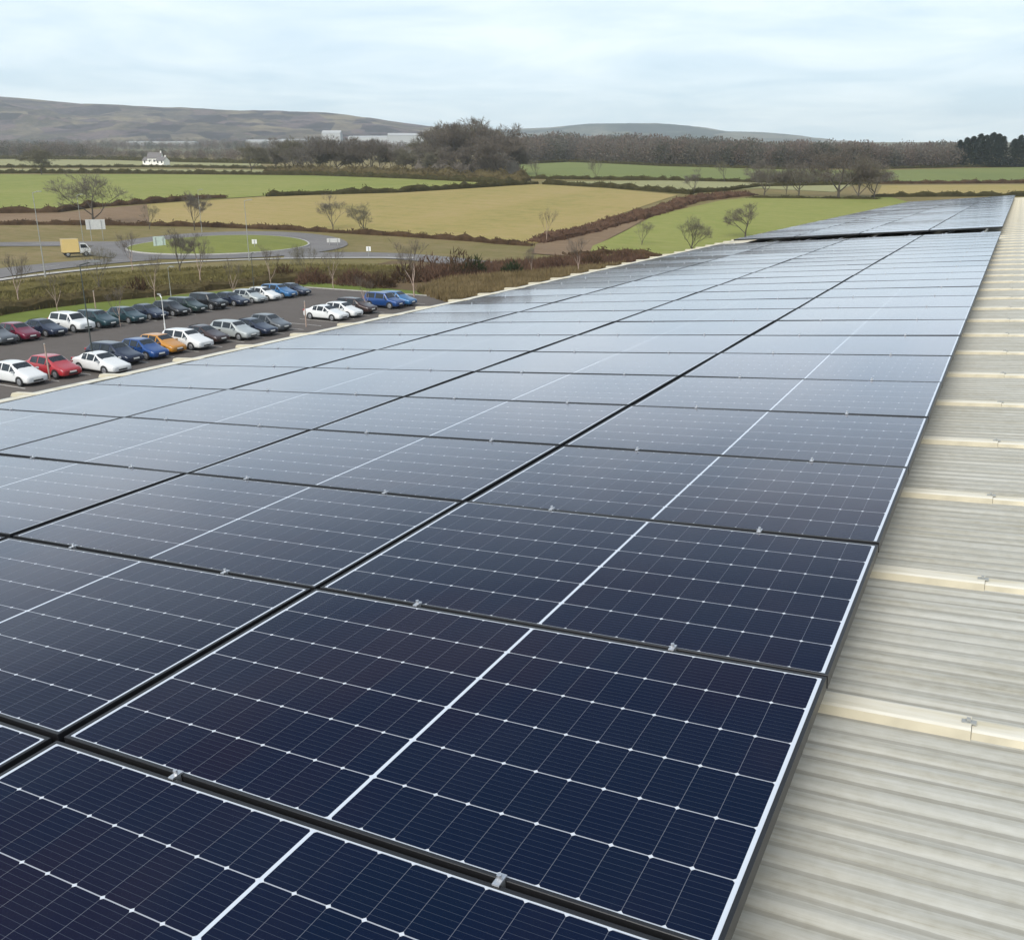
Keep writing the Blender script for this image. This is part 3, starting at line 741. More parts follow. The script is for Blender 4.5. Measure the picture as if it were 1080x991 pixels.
for a in [
    ('estate', 'grey', FARX, 46.0, 'grey car cut by the left edge, front of the far row'),
    ('hatchback', 'maroon', FARX, 48.2, 'maroon hatchback in the far row, leftmost bright coloured car there'),
    ('saloon', 'navy', FARX, 50.8, 'dark navy saloon between maroon hatchback and white off-roader in far row'),
    ('off-road', 'white', FARX, 53.6, 'white tall car in the far row between navy saloon and teal car'),
    ('estate', 'teal', FARX, 56.4, 'dark teal estate just right of the white tall car in far row'),
    ('hatchback', 'teal', FARX, 59.6, 'dark teal hatchback two places right of the white tall car, far row'),
    ('saloon', 'navy', FARX, 62.3, 'navy saloon three places right of the white tall car, far row'),
    ('hatchback', 'black', FARX, 65.0, 'black hatchback four places right of the white tall car, far row'),
    ('estate', 'dark_green', FARX, 67.4, 'dark green estate in the middle of the far row'),
    ('off-road', 'black', FARX, 70.3, 'black tall off-roader near the middle of the far row'),
    ('saloon', 'navy', FARX, 73.6, 'navy saloon immediately left of the silver hatchback in far row'),
    ('hatchback', 'silver', FARX, 76.3, 'silver hatchback beside a white car in the far row'),
    ('hatchback', 'white', FARX, 78.7, 'white hatchback between silver hatchback and blue car in far row'),
    ('estate', 'light_blue', FARX, 81.4, 'bright blue estate near the right end of the far row'),
    ('saloon', 'navy', FARX, 83.9, 'navy saloon right of the bright blue estate in far row'),
    ('hatchback', 'white', NEARX, 37.0, 'white hatchback at the left edge of the near row beside red car'),
    ('hatchback', 'red', NEARX, 39.7, 'bright red hatchback in the near row behind a pale post'),
    ('saloon', 'white', NEARX+ 2.0, 42.3, 'white saloon half hidden by the roof edge, right of red hatchback'),
    ('estate', 'navy', NEARX, 45.1, 'navy estate between the white saloon and the blue car, near row'),
    ('hatchback', 'blue', NEARX, 47.6, 'royal blue hatchback beside the orange car in the near row'),
    ('hatchback', 'orange', NEARX - .5, 49.8, 'small orange hatchback in the near row, the only orange car'),
    ('estate', 'white', NEARX, 52.2, 'white estate just right of the orange hatchback in the near row'),
    ('saloon', 'brown', NEARX - .9, 55.0, 'very dark brown saloon right of the white estate, near row'),
    ('estate', 'silver', NEARX, 57.6, 'silver estate between the dark brown saloon and navy car, near row'),
    ('saloon', 'navy', NEARX, 60.0, 'navy saloon right of the silver estate in the near row'),
    ('hatchback', 'grey', NEARX - .6, 62.5, 'dark grey hatchback before the gap in the near row'),
    ('saloon', 'white', NEARX, 70.2, 'white saloon, left of the white pair after the near row gap'),
    ('hatchback', 'white', NEARX, 72.5, 'white hatchback, right of the white pair after the near row gap'),
    ('estate', 'brown', NEARX - .4, 75.4, 'dark brown estate between white hatchback and blue car, near row'),
    ('off-road', 'blue', NEARX, 79.8, 'royal blue tall car near the right end of the near row'),
    ('estate', 'light_blue', NEARX, 82.2, 'light blue estate, last car at the right end of near row'),
]: place_car(*a, rz=random.uniform(-1.5, 1.5))

# ------------------------------------------------------------------ box truck, signs, lamp posts
tx, ty = at(79, 271)
tr = empty('box_truck', (tx, ty, ground_z(tx, ty) + .11), math.radians(62), 'yellow box truck with a white cab driving on the road by roundabout', 'truck')
MB().box(-1.9, .75, -1.05, 1.05, .75, 3.05).build('cargo_box', M['car_yellow'], tr)
MB().box(-1.8, 2.3, -.85, .85, .45, .72).build('chassis', M['blacktrim'], tr)
cab = MB(); pr = [(.85, .6), (2.55, .6), (2.6, 1.2), (2.45, 1.45), (1.95, 2.2), (.85, 2.3)]
vv = [(x, s_ * 1.0, z) for s_ in (-1, 1) for x, z in pr]; n = len(pr)
cab.add(vv, [tuple(range(n - 1, -1, -1)) if False else tuple(range(n)), tuple(range(2 * n - 1, n - 1, -1))] + [(k, n + k, n + (k + 1) % n, (k + 1) % n) for k in range(n)])
cab.build('cab', M['car_white'], tr)
MB().add([(2.46, -.85, 1.46), (2.46, .85, 1.46), (1.99, .8, 2.16), (1.99, -.8, 2.16)], [(0, 1, 2, 3)]).build('windscreen', M['window'], tr)
for s_ in (-1, 1):
    MB().add([(1.0, s_ * 1.006, 1.45), (2.2, s_ * 1.006, 1.45), (1.85, s_ * 1.006, 2.05), (1.0, s_ * 1.006, 2.1)], [(0, 1, 2, 3)]).build('side_window', M['window'], tr)
    MB().box(2.5, 2.62, s_ * .72 - .14, s_ * .72 + .14, .72, .9).build('headlight', M['headlight'], tr)
    for x in (-1.2, 1.75):
        o = MB().tube((0, s_ * .78, 0), (0, s_ * 1.04, 0), .42, .41, 16).build('wheel', M['tyre'], tr, (x, 0, .42))
        MB().tube((0, s_ * 1.04, 0), (0, s_ * 1.05, 0), .24, .2, 12).build('rim', M['rim'], o)
def sign_board(u, v, w_, h, z, label, mat, facing=None, posts=2):
    x, y = at(u, v); g = ground_z(x, y)
    r = empty('road_sign', (x, y, g), facing if facing is not None else math.atan2(y, x) + math.pi / 2, label, 'road sign')
    MB().box(-w_ / 2, w_ / 2, -.02, .02, z, z + h).build('sign_panel', mat, r)
    for q in range(posts):
        px_ = 0 if posts == 1 else (-w_ * .3 if q == 0 else w_ * .3)
        MB().tube((px_, .07, 0), (px_, .07, z + h * .92), .05, .05, 8).build('post', M['lampgrey'], r)
sign_board(103, 254, 3.7, 2.0, 2.3, 'large pale road sign board on posts above the yellow truck', M['signface'])
sign_board(352, 259, 2.6, .8, .6, 'low pale road sign beside the road right of the roundabout', M['signface'])
sign_board(169, 263, 2.2, 2.0, .4, 'pale greenish road sign at the left end of the roundabout island', plain('pale_green_sign', (.42, .50, .46), .5))
sign_board(389, 271, .8, .8, 1.0, 'small white road sign at the roadside near the scrub', M['white_metal'], posts=1)
sign_board(269, 264, .9, .8, 1.2, 'small white road sign beside the lamp post on the island', M['white_metal'], posts=1)
def lamp(u, v, h, label, mat, arm=1.2, r0=.09, name='street_lamp', arm_dir=0.0, two=False):
    x, y = at(u, v); g = ground_z(x, y)
    r = empty(name, (x, y, g), arm_dir, label, 'lamp post', 'lamp posts by the road and car park')
    MB().tube((0, 0, 0), (0, 0, 1.1), r0 * 1.2, r0 * 1.2, 10).tube((0, 0, 1.1), (0, 0, h), r0 * .75, r0 * .42, 10).build('pole', mat, r)
    for sg in ((1, -1) if two else (1,)):
        MB().tube((0, 0, h - .05), (sg * arm, 0, h + .15), .045, .04, 8).build('arm', mat, r)
        MB().box(min(sg * arm * .75, sg * (arm + .55)), max(sg * arm * .75, sg * (arm + .55)), -.11, .11, h + .10, h + .19).build('lamp_head', M['lampgrey'], r)
lamp(48, 292, 11.5, 'tallest pale lamp post, near the left edge before the road', M['lampgrey'], 1.3, .10)
lamp(89, 263, 10.0, 'slim pale lamp post behind the road sign board', M['lampgrey'], 1.2, .08)
lamp(263, 275, 9.8, 'pale lamp post in front of the roundabout island', M['lampgrey'], 1.2, .09)
lamp(99, 384, 7.4, 'dark car park lamp post with pale head, right of red hatchback', M['darkpost'], .9, .075, arm_dir=1.2)
lamp(269, 317, 5.3, 'short dark lamp post behind the middle of the far car row', M['darkpost'], .5, .06)
lamp(175, 354, 3.4, 'short pale lamp post with side arm above the orange hatchback', M['white_metal'], .8, .05, arm_dir=2.6)
lamp(181, 318, 3.8, 'pale short lamp post standing behind the far row of cars', M['lampgrey'], .4, .05)
lamp(213, 245, 9.0, 'thin lamp post on the far side of the roundabout', M['lampgrey'], 1.0, .07)
for u, v, h, lab in ((53, 402, 2.6, 'pale pinkish post in front of the red hatchback'), (101, 326, 1.9, 'thin pale post on the grass verge above the white tall car'), (323, 345, 2.4, 'brownish post at the end of the near row gap')):
    x, y = at(u, v); p = empty('marker_post', (x, y, 0), 0, lab, 'post')
    MB().tube((0, 0, 0), (0, 0, h), .06, .05, 8).build('shaft', M['palebark'], p); MB().tube((0, 0, h), (0, 0, h + .05), .065, .03, 8).build('cap', M['lampgrey'], p)

# ------------------------------------------------------------------ trees
def tree_parts(seed, h, spread, trunk_h, r0, twigs=5, upright=.5, levels=4, tw=.05, tl=1.1, n0=4):
    rng = random.Random(seed); trunk, crown = MB(), MB()
    def rnd(): return Vector((rng.gauss(0, 1), rng.gauss(0, 1), rng.gauss(0, 1)))
    def grow(p, d, ln, r, lev):
        e = p + d * ln; mid = p + d * ln * .5 + rnd() * ln * .05
        tgt = trunk if lev <= 1 else crown; n = 7 if lev == 0 else (5 if lev == 1 else 3)
        tgt.tube(p, mid, r, r * .84, n, cap=False); tgt.tube(mid, e, r * .84, r * .62, n, cap=False)
        if lev >= levels:
            for _ in range(twigs):
                q = mid.lerp(e, rng.random()); dd = (d + rnd() * .6 + Vector((0, 0, upright * .3))).normalized() * tl * rng.uniform(.5, 1.2)
                s_ = dd.orthogonal().normalized() * tw; s_.rotate(Matrix.Rotation(rng.uniform(0, 6.28), 3, dd.normalized()))
                crown.add([q - s_, q + s_, q + dd], [(0, 1, 2)])
                k = q + dd * .5; dd2 = (dd.normalized() + rnd() * .6).normalized() * tl * .6
                crown.add([k - s_ * .7, k + s_ * .7, k + dd2], [(0, 1, 2)])
            return
        nb = n0 if lev == 0 else rng.choice((3, 3, 4))
        for b in range(nb):
            f = 1.0 if b == 0 and lev < 2 else rng.uniform(.45, 1.0)
            q = p.lerp(e, f); az = 2 * math.pi * (b + rng.random() * .7) / nb; 
            out_ = Vector((math.cos(az), math.sin(az), 0)); 
            dd = (d * (.75 if b else 1.1) + out_ * (spread * (1.0 if b else .25)) + Vector((0, 0, upright * .35)) + rnd() * .12).normalized()
            grow(q, dd, ln * rng.uniform(.58, .80) if lev else (h - trunk_h) * rng.uniform(.34, .46), r * .62 * (1 if b == 0 else .8), lev + 1)
    grow(Vector((0, 0, -.2)), Vector((rng.gauss(0, .03), rng.gauss(0, .03), 1)).normalized(), trunk_h + .2, r0, 0)
    zmax = max(p[2] for p in crown.v); k = h / zmax
    for mbx in (trunk, crown): mbx.v = [(x * k, y * k, z * k) for x, y, z in mbx.v]
    return trunk, crown
TREES = {}
def tree_meshes(key, *a, bark='bark', twig='twig', **k):
    if key not in TREES:
        t, c = tree_parts(*a, **k); TREES[key] = (t.mesh('trunk', M[bark], True), c.mesh('crown', M[twig]))
    return TREES[key]
def put_tree(key, u, v, hpx, label, rz=None, base_h=10.0, name='bare_tree', cat='tree', group='bare trees in the fields'):
    x, y = at(u, v); g = ground_z(x, y); s_ = depth(x, y)
    if u < 440 and v > 280: hpx *= 1.15
    sc = hpx * s_ * 1.02 / CAM_F / base_h
    r = empty(name, (x, y, g), rz if rz is not None else random.uniform(0, 6.28), label, cat, group); r.scale = (sc, sc, sc)
    t, c = TREES[key]; link('trunk', t, r); link('crown', c, r)
    return r
tree_meshes('oak', 1, 10, .85, 2.4, .20, twigs=4, upright=.35, tw=.022, tl=.9, levels=5)
tree_meshes('oak2', 7, 10, .95, 2.0, .25, twigs=4, upright=.25, tw=.024, tl=.9, levels=5, twig='twig_red')
tree_meshes('ash', 3, 10, .55, 2.4, .15, twigs=4, upright=.7, tw=.022, tl=.9, levels=5)
tree_meshes('ash3', 31, 10, .65, 2.0, .16, twigs=4, upright=.55, tw=.022, tl=.9, levels=5)
tree_meshes('oak3', 37, 10, .75, 1.6, .22, twigs=4, upright=.45, tw=.022, tl=.9, levels=5, twig='twig_green')
tree_meshes('ash2', 5, 10, .50, 1.4, .13, twigs=6, upright=.8, tw=.020, twig='twig_green')
tree_meshes('dense', 11, 10, .90, 1.2, .22, twigs=7, upright=.4, tw=.040, tl=.9, levels=5)
tree_meshes('dense_red', 13, 10, .95, 1.4, .21, twigs=7, upright=.35, tw=.038, tl=.9, levels=5, twig='twig_red')
tree_meshes('dense_green', 17, 10, .85, 1.0, .21, twigs=8, upright=.4, tw=.042, tl=.9, levels=5, twig='twig_green')
tree_meshes('sapling', 19, 10, .42, 3.0, .09, twigs=5, upright=1.0, tw=.015, levels=3, bark='palebark', twig='twig_red')
tree_meshes('birch', 23, 10, .45, 2.4, .13, twigs=5, upright=1.0, tw=.015, bark='palebark', twig='twig_red', n0=3)
for a in [
    ('oak', 99, 239, 56, 'wide faint bare tree standing behind the road sign board'),
    ('dense_green', 44, 184.5, 29, 'dark ivy-clad tree alone by the field hedge near left edge'),
    ('ash', 205, 243, 40, 'thin bare tree by the hedge above the roundabout'),
    ('ash2', 158, 242, 26, 'small thin bare tree in the hedge left of the roundabout'),
    ('ash3', 351, 243, 40, 'slender bare tree at the front edge of the ochre field'),
    ('oak3', 384, 247, 33, 'green-tinged small bare tree right of the slender one, ochre field edge'),
    ('sapling', 576, 256, 36, 'narrow upright bare tree at the left end of the bramble bank'),
    ('ash2', 677, 259, 26, 'small bare tree in the green field right of the bramble bank'),
    ('oak3', 729, 266, 38, 'spreading bare bush-like tree near the gutter, green field'),
    ('oak2', 786, 251, 36, 'low spreading bare tree by the gutter in the green field'),
    ('dense_green', 265, 182, 30, 'dark round tree by the hedge below the far warehouses'),
    ('dense', 313, 183, 26, 'grey bare tree at the hedge, left end of the tree line'),
    ('ash2', 566, 188.5, 20, 'small bare tree on the hedge, left one in the green hill field'),
    ('ash2', 629, 189, 20, 'small bare tree on the hedge in the middle of hill field'),
    ('ash3', 732, 205, 28, 'small leafless tree where hedges meet above the bramble bank'),
    ('ash2', 764, 192, 22, 'pale green-tinged bare tree on the hedge, right hill field'),
    ('ash', 798, 193, 26, 'dark upright bare tree on the hedge left of the tree group'),
    ('oak', 806, 208, 34, 'bare tree at the left end of the group before the roof'),
    ('ash', 829, 208, 30, 'thin bare tree second from the left in the roof group'),
    ('oak', 842, 208, 38, 'bare tree left of the largest one in the roof group'),
    ('oak2', 884, 209, 55, 'largest bare tree with thick dark trunk above the far roof edge'),
    ('oak3', 905, 210, 44, 'bare tree right of the largest one in the roof group'),
    ('dense_red', 922, 209, 36, 'reddish bare tree at the right end of the roof group'),
    ('dense_red', 529, 188, 42, 'reddish round tree at the right foot of the big tree clump'),
    ('birch', 437, 313, 54, 'pale trunked young birch at the right end of the car park'),
    ('sapling', 385, 330, 36, 'thin pale sapling among the cars at the near row end'),
    ('sapling', 246, 317, 40, 'thin faint sapling behind the far car row'),
    ('sapling', 128, 345, 40, 'thin faint sapling behind the teal estate, far row'),
    ('birch', 212, 300, 44, 'thin young birch on the bank behind the far row'),
    ('birch', 20, 320, 46, 'thin young birch on the bank near the left edge'),
    ('sapling', 352, 305, 40, 'thin reddish sapling on the bank right of the car rows'),
    ('sapling', 62, 333, 44, 'thin bare sapling on the verge above the navy saloon, far left'),
    ('ash2', 105, 305, 40, 'thin bare tree on the bank between the dark lamp post and verge'),
    ('sapling', 165, 318, 46, 'thin bare sapling left of the pale short lamp post'),
    ('ash', 190, 290, 42, 'faint bare tree on the bank in front of the island left end'),
    ('sapling', 285, 306, 42, 'thin bare sapling behind the white hatchback of the far row'),
    ('ash2', 325, 296, 34, 'small bare tree on the bank right of the far row'),
    ('birch', 140, 286, 36, 'young birch at the roadside below the pale greenish sign'),
    ('birch', 610, 290, 40, 'thin young birch close above the gutter bumps'),
    ('birch', 560, 290, 30, 'thin young birch in the dry grass beside the gutter'),
]: put_tree(*a)
# the big clump and the tree line beside it
cl = random.Random(4)
CLN = ['far left', 'left', 'left of centre', 'central', 'right of centre', 'right', 'far right', 'front left', 'front', 'front right', 'low left', 'low right']
for i, (u, v, h) in enumerate([(457, 184, 44), (468, 181, 54), (481, 184, 60), (496, 180, 57), (508, 183, 60), (520, 185, 55), (538, 184, 42), (464, 187, 32), (489, 188, 36), (512, 188, 38), (447, 184, 26), (549, 184, 26)]):
    put_tree(('dense', 'dense_green', 'dense_red')[i % 3], 460 + (u - 460) * .93, v, h * .90, f'bare tree of the tall clump in the middle distance, {CLN[i]} one', group='trees of the tall clump')
for i in range(18):
    u = 292 + i * 9.2 + cl.uniform(-2, 2)
    put_tree(('dense', 'dense_green', 'dense_red')[cl.randrange(3)], u, 180.5 + (u - 290) * .02, cl.uniform(20, 38), 'grey-brown bare tree in the line left of the tall clump', group='trees in the line left of the clump')
# conifers
def conifer_parts(seed, h=10.0, r=1.9):
    rng = random.Random(seed); t = MB().tube((0, 0, -.2), (0, 0, h * .96), .2, .03, 7); c = MB()
    for k in range(1500):
        f = rng.random() ** .8; z = h * (.06 + .94 * f); rad = r * (1 - f) ** .62 * rng.uniform(.35, 1.12) * (1 if f > .12 else .8)
        a = rng.uniform(0, 6.28); d = Vector((math.cos(a), math.sin(a), -.25 + rng.gauss(0, .15)))
        p = Vector((d.x * rad, d.y * rad, z)); l = rng.uniform(.5, 1.0); s_ = Vector((-d.y, d.x, rng.gauss(0, .3))).normalized() * rng.uniform(.16, .32)
        c.add([p - s_, p + s_, p + d * l + Vector((0, 0, -.1))], [(0, 1, 2)])
    return t.mesh('trunk', M['bark']), c.mesh('crown', M['conifer'])
for q in (1, 2, 3): TREES['con%d' % q] = conifer_parts(q, 10, 2.0 + .3 * q)
CNL = ['leftmost', 'second from left', 'third from left', 'fourth from left', 'fifth from left', 'sixth from left', 'seventh from left', 'last before the gap', 'first after the gap', 'second after the gap', 'at right edge']
for i, (u, h) in enumerate([(1009, 22), (1016, 24), (1023, 25), (1030, 27), (1036, 26), (1043, 28), (1049, 27), (1054, 25), (1066, 23), (1072, 26), (1080, 25)]):
    put_tree('con%d' % (i % 3 + 1), u, 176.5, h * 1.15, f'dark conifer on the far right skyline, {CNL[i]}', name='conifer_tree', group='conifers on the right skyline')

# ------------------------------------------------------------------ hedges, brambles, woods
def hedge(pts, h, width, mat, label, dens=10, seed=0, name='hedge', cat='hedge', tri=.28):
    rng = random.Random(seed + int(pts[0][0] * 7)); P = [np.array(p) for p in PX(pts)]; mb = MB(); Q = []
    for i in range(len(P) - 1):
        n = max(1, int(np.linalg.norm(P[i + 1] - P[i]) / 2.0)); Q += [P[i] + (P[i + 1] - P[i]) * k / n for k in range(n)]
    Q.append(P[-1]); base = len(mb.v)
    hs = []
    for i, q in enumerate(Q):
        t = Q[min(i + 1, len(Q) - 1)] - Q[max(i - 1, 0)]; t = t / (np.linalg.norm(t) + 1e-9); nr = np.array([-t[1], t[0]])
        hh = h * rng.uniform(.45, 1.0) * (1.25 if rng.random() < .12 else 1) * (.5 if i in (0, len(Q) - 1) else 1); ww = width * rng.uniform(.7, 1.05); hs.append((q, t, nr, hh, ww))
        for a, b in ((-.5, -.3), (-.46, .55), (-.2, .86), (.2, .86), (.46, .55), (.5, -.3)):
            x, y = q + nr * a * ww; mb.v.append((x, y, ground_z(x, y) + b * hh + (rng.uniform(-.1, .1) * h if b > 0 else 0)))
    for i in range(len(Q) - 1):
        for k in range(5): mb.f.append((i * 6 + k, i * 6 + k + 1, i * 6 + 7 + k, i * 6 + 6 + k)); mb.m.append(0)
    mb.f += [(5, 4, 3, 2, 1, 0), tuple((len(Q) - 1) * 6 + k for k in range(6))]; mb.m += [0, 0]
    for q, t, nr, hh, ww in hs:
        for _ in range(int(dens * 2)):
            a = rng.uniform(-.55, .55); x, y = q + t * rng.uniform(-1.1, 1.1) + nr * a * ww
            z = ground_z(x, y) + hh * (1 - (2 * abs(a)) ** 3 * .6) * rng.uniform(.55, 1.1)
            d = Vector((rng.gauss(0, .6), rng.gauss(0, .6), rng.uniform(.3, 1))).normalized() * rng.uniform(.5, 1.3) * tri * 2.2
            s_ = d.orthogonal().normalized() * tri * rng.uniform(.25, .6)
            p = Vector((x, y, z)) - d * .4; mb.add([p - s_, p + s_, p + d], [(0, 1, 2)])
    o = mb.build(name, mat)
    tag(o, label, cat, 'hedges between the fields'); return o
H, HB, BR = M['hedge'], M['hedge_brown'], M['bramble']
for a in [
    ([(-420, 177), (60, 177), (160, 176.5), (270, 178), (330, 179.5)], 2.0, 2.5, H, 'thin dark hedge across the pale strips at far left'),
    ([(-420, 183), (60, 183), (150, 183.3), (330, 185), (430, 188.5), (545, 194)], 2.4, 3.0, H, 'long dark hedge along the far side of the big green field'),
    ([(-420, 230), (60, 224), (100, 218.5), (160, 214.5), (205, 211), (238, 209)], 2.0, 2.2, HB, 'brown hedge below the big green field, left of its gap'),
    ([(281, 207.5), (330, 205.5), (420, 203), (500, 198.5), (566, 194.5)], 2.3, 2.6, H, 'olive hedge between the big green field and the ochre field'),
    ([(574, 194.5), (640, 198), (730, 205)], 2.2, 2.6, H, 'dark hedge along the top of the ochre field, right of its gap'),
    ([(-420, 238), (60, 237), (160, 238), (230, 239.5), (300, 242.5), (420, 249), (500, 254.5), (560, 259.5)], 1.3, 1.8, HB, 'low brown hedge along the front of the ochre field'),
    ([(548, 188.5), (640, 189.8), (760, 191.5), (830, 192.5), (905, 192.5)], 1.8, 2.4, H, 'thin dark hedge across the foot of the green hill field'),
    ([(722, 204), (760, 202), (800, 197), (850, 196), (905, 195)], 1.6, 2.2, H, 'dark hedge running right from the top of bramble bank'),
    ([(928, 194), (1000, 193.8), (1080, 193.4), (1250, 193)], 1.8, 2.4, HB, 'brownish hedge between green and ochre fields at far right'),
    ([(920, 208), (980, 207.5), (1080, 207), (1200, 207)], 1.8, 2.0, H, 'dark hedge just beyond the far end of the roof'),
    ([(790, 209), (850, 209.5), (925, 210.5)], .9, 1.6, H, 'low dark hedge at the foot of the roof tree group'),
    ([(600, 270), (660, 268), (700, 272)], 1.4, 1.8, HB, 'low brown hedge at the near edge of the right green field'),
    ([(540, 174), (600, 171), (700, 175.5), (830, 179)], 2.0, 3.0, H, 'dark hedge along the top of the green hill field under woodland'),
    ([(-420, 168), (40, 168), (120, 169), (200, 171.5), (290, 173)], 3.5, 5, H, 'far dark hedge with scattered trees behind pale strips'),
    ([(928, 178.5), (1000, 176.8), (1150, 176)], 2.0, 3.0, H, 'thin hedge under the conifers at far right'),
]: hedge(*a)
hedge([(284, 182), (360, 184), (440, 187), (500, 189.5), (556, 191)], 4.2, 9, M['hedge_olive'], 'dense scrubby undergrowth along the foot of the tall tree clump', 30, 9, tri=.45)
hedge([(440, 185), (500, 186), (545, 187)], 8.0, 14, M['twig'], 'tall grey-brown thicket among the trunks of the tall clump', 60, 10, tri=.5)
BANK = hedge([(566, 256), (600, 249), (640, 238), (690, 225), (730, 212), (790, 205.5)], 1.9, 6.5, BR, 'thick red-brown bramble bank running diagonally between ochre and green fields', 26, 3, 'bramble_bank', 'bramble bank', .35)
hedge([(-40, 338), (20, 328), (90, 319), (150, 313), (230, 304), (300, 297), (350, 294), (425, 292)], 1.6, 3.0, M['hedge_olive'], 'brown unkempt hedge along the grass verge behind the car park', 34, 5, tri=.22)
hedge([(-60, 318), (10, 308), (90, 298), (170, 292), (260, 287), (340, 284)], 1.0, 5.0, M['olive_scrub'], 'low olive scrub strip on the bank between road and hedge', 26, 6, 'scrub_strip', 'scrub', .22)
def bush(u, v, r, h, mat, label, n=420, seed=0, name='shrub'):
    rng = random.Random(seed + int(u)); x, y = at(u, v); mb = MB()
    for _ in range(n):
        a = rng.uniform(0, 6.28); q = math.sqrt(rng.random()); z = h * (1 - q ** 2.2) * rng.uniform(.2, 1.0)
        p = Vector((math.cos(a) * q * r, math.sin(a) * q * r, z)); d = (p * .35 / max(r, h) + Vector((rng.gauss(0, .35), rng.gauss(0, .35), .55))).normalized() * rng.uniform(.35, .9)
        s_ = d.orthogonal().normalized() * rng.uniform(.04, .13); s_.rotate(Matrix.Rotation(rng.uniform(0, 6.28), 3, d.normalized()))
        mb.add([p - s_ - d * .4, p + s_ - d * .4, p + d], [(0, 1, 2)])
    o = mb.build(name, mat, None, (x, y, ground_z(x, y))); tag(o, label, 'shrub', 'shrubs in the scrub by the car park')
for i, a in enumerate([
    (455, 296, 3.2, 3.6, M['bramble'], 'tall purple-brown shrub right of the birch by the car park'), (484, 292, 3.0, 4.0, M['hedge_brown'], 'tallest dark brown shrub above the dry grass'),
    (500, 290, 2.2, 3.0, M['ivy'], 'dark green shrub between brown shrubs by the dry grass'), (430, 297, 2.6, 2.6, M['hedge_brown'], 'round dark shrub left of the birch at car park end'),
    (540, 291, 2.0, 2.2, M['ivy'], 'grey-green shrub in the scrub right of the dark shrubs'), (585, 286, 2.6, 2.4, M['bramble'], 'brown shrub in the scrub below the bramble bank'),
    (625, 281, 2.4, 2.0, M['hedge_brown'], 'brown shrub close above the gutter line'), (300, 296, 2.0, 2.0, M['hedge_brown'], 'brown shrub behind the right end of far car row'),
    (375, 300, 2.8, 2.0, M['bramble'], 'reddish brown shrub on the bank right of the far row'), (330, 299, 2.4, 2.2, M['bramble'], 'purple-brown shrub just right of the far row end'),
    (400, 303, 2.2, 1.8, M['hedge_brown'], 'low brown shrub on the bank above the blue cars'), (146, 312, 1.9, 2.0, M['hedge_brown'], 'dark brown shrub in the hedge above the teal cars'),
    (656, 274, 2.2, 1.8, M['bramble'], 'dark purple shrub nearest the gutter below green field'),
]): bush(*a, seed=i)
def dry(poly, n, label, mat, name='dry_grass', hh=(.5, 1.2)):
    rng = random.Random(n); P = PX(poly); xs = [p[0] for p in P]; ys = [p[1] for p in P]; mb = MB()
    while len(mb.f) < n:
        x, y = rng.uniform(min(xs), max(xs)), rng.uniform(min(ys), max(ys))
        if not inside(P, x, y): continue
        z = ground_z(x, y); d = Vector((rng.gauss(0, .3), rng.gauss(0, .3), 1)) * rng.uniform(*hh); a = rng.uniform(0, 6.28); s_ = Vector((math.cos(a), math.sin(a), 0)) * rng.uniform(.06, .2)
        p = Vector((x, y, z)); mb.add([p - s_, p + s_, p + d], [(0, 1, 2)])
    tag(mb.build(name, mat), label, kind='stuff')
dry([(440, 309), (470, 298), (560, 290), (640, 283), (660, 280), (560, 306), (480, 322)], 16000, 'buff dry grass in the scrub beside the gutter', M['drygrass'])
dry([(430, 298), (450, 284), (620, 272), (690, 272), (650, 282), (560, 291), (470, 298)], 9000, 'brown dead growth beyond the dry grass', M['bramble'])
dry([(-20, 336), (-20, 303), (90, 291), (200, 284), (340, 280), (430, 282), (425, 296), (300, 297), (150, 312)], 16000, 'rough olive grass on the bank below the road', M['olive_scrub'], 'rough_grass', (.25, .7))
def wood(u0, u1, vbase, hpx, mats, label, rows=3, seed=0, gap=5.0, name='woodland', jit=.26):
    """one far-off wood: a belt of many small crowns with their stems"""
    rng = random.Random(seed); mb = MB(); u = u0
    while u < u1:
        for r_ in range(rows):
            vb = (np.interp(u, [p[0] for p in vbase], [p[1] for p in vbase]) if isinstance(vbase, list) else vbase) - r_ * .9
            hp = (np.interp(u, [p[0] for p in hpx], [p[1] for p in hpx]) if isinstance(hpx, list) else hpx) * rng.uniform(1 - jit, 1.05)
            x, y = at(u + rng.uniform(-gap, gap) * .5, vb); g = ground_z(x, y); s_ = depth(x, y); h = hp * s_ / CAM_F; rad = h * rng.uniform(.36, .55)
            mi = rng.randrange(len(mats)); mb.tube((x, y, g - .3), (x, y, g + h * .6), h * .02, h * .012, 4, mi, False)
            for _ in range(430):
                d = Vector((rng.gauss(0, 1), rng.gauss(0, 1), rng.gauss(0, 1))).normalized() * rng.random() ** .45
                p = Vector((x + d.x * rad, y + d.y * rad, g + h * .50 + d.z * h * .48)); q = (d + Vector((rng.gauss(0, .5), rng.gauss(0, .5), .4))).normalized() * h * rng.uniform(.045, .09)
                t_ = q.orthogonal().normalized() * h * rng.uniform(.015, .035); t_.rotate(Matrix.Rotation(rng.uniform(0, 6.28), 3, q.normalized())); mb.add([p - t_, p + t_, p + q], [(0, 1, 2)], mi)
        u += gap
    tag(mb.build(name, mats), label, kind='stuff')
T3 = [M['wood_a'], M['wood_b'], M['wood_c'], M['wood_d'], M['wood_b']]
wood(540, 1012, [(540, 173), (600, 169.5), (700, 174), (820, 178), (930, 178), (1012, 176.5)], [(540, 26), (620, 25), (700, 27), (800, 26), (900, 25), (1012, 23)], T3, 'brown leafless woodland belt behind the hill fields', 4, 1, 4.0)
wood(-300, 300, [(-300, 167), (100, 168), (300, 171)], [(-60, 16), (60, 17), (150, 10), (240, 12), (300, 16)], T3, 'brown leafless woodland behind the far left strips', 2, 2, 5.0)
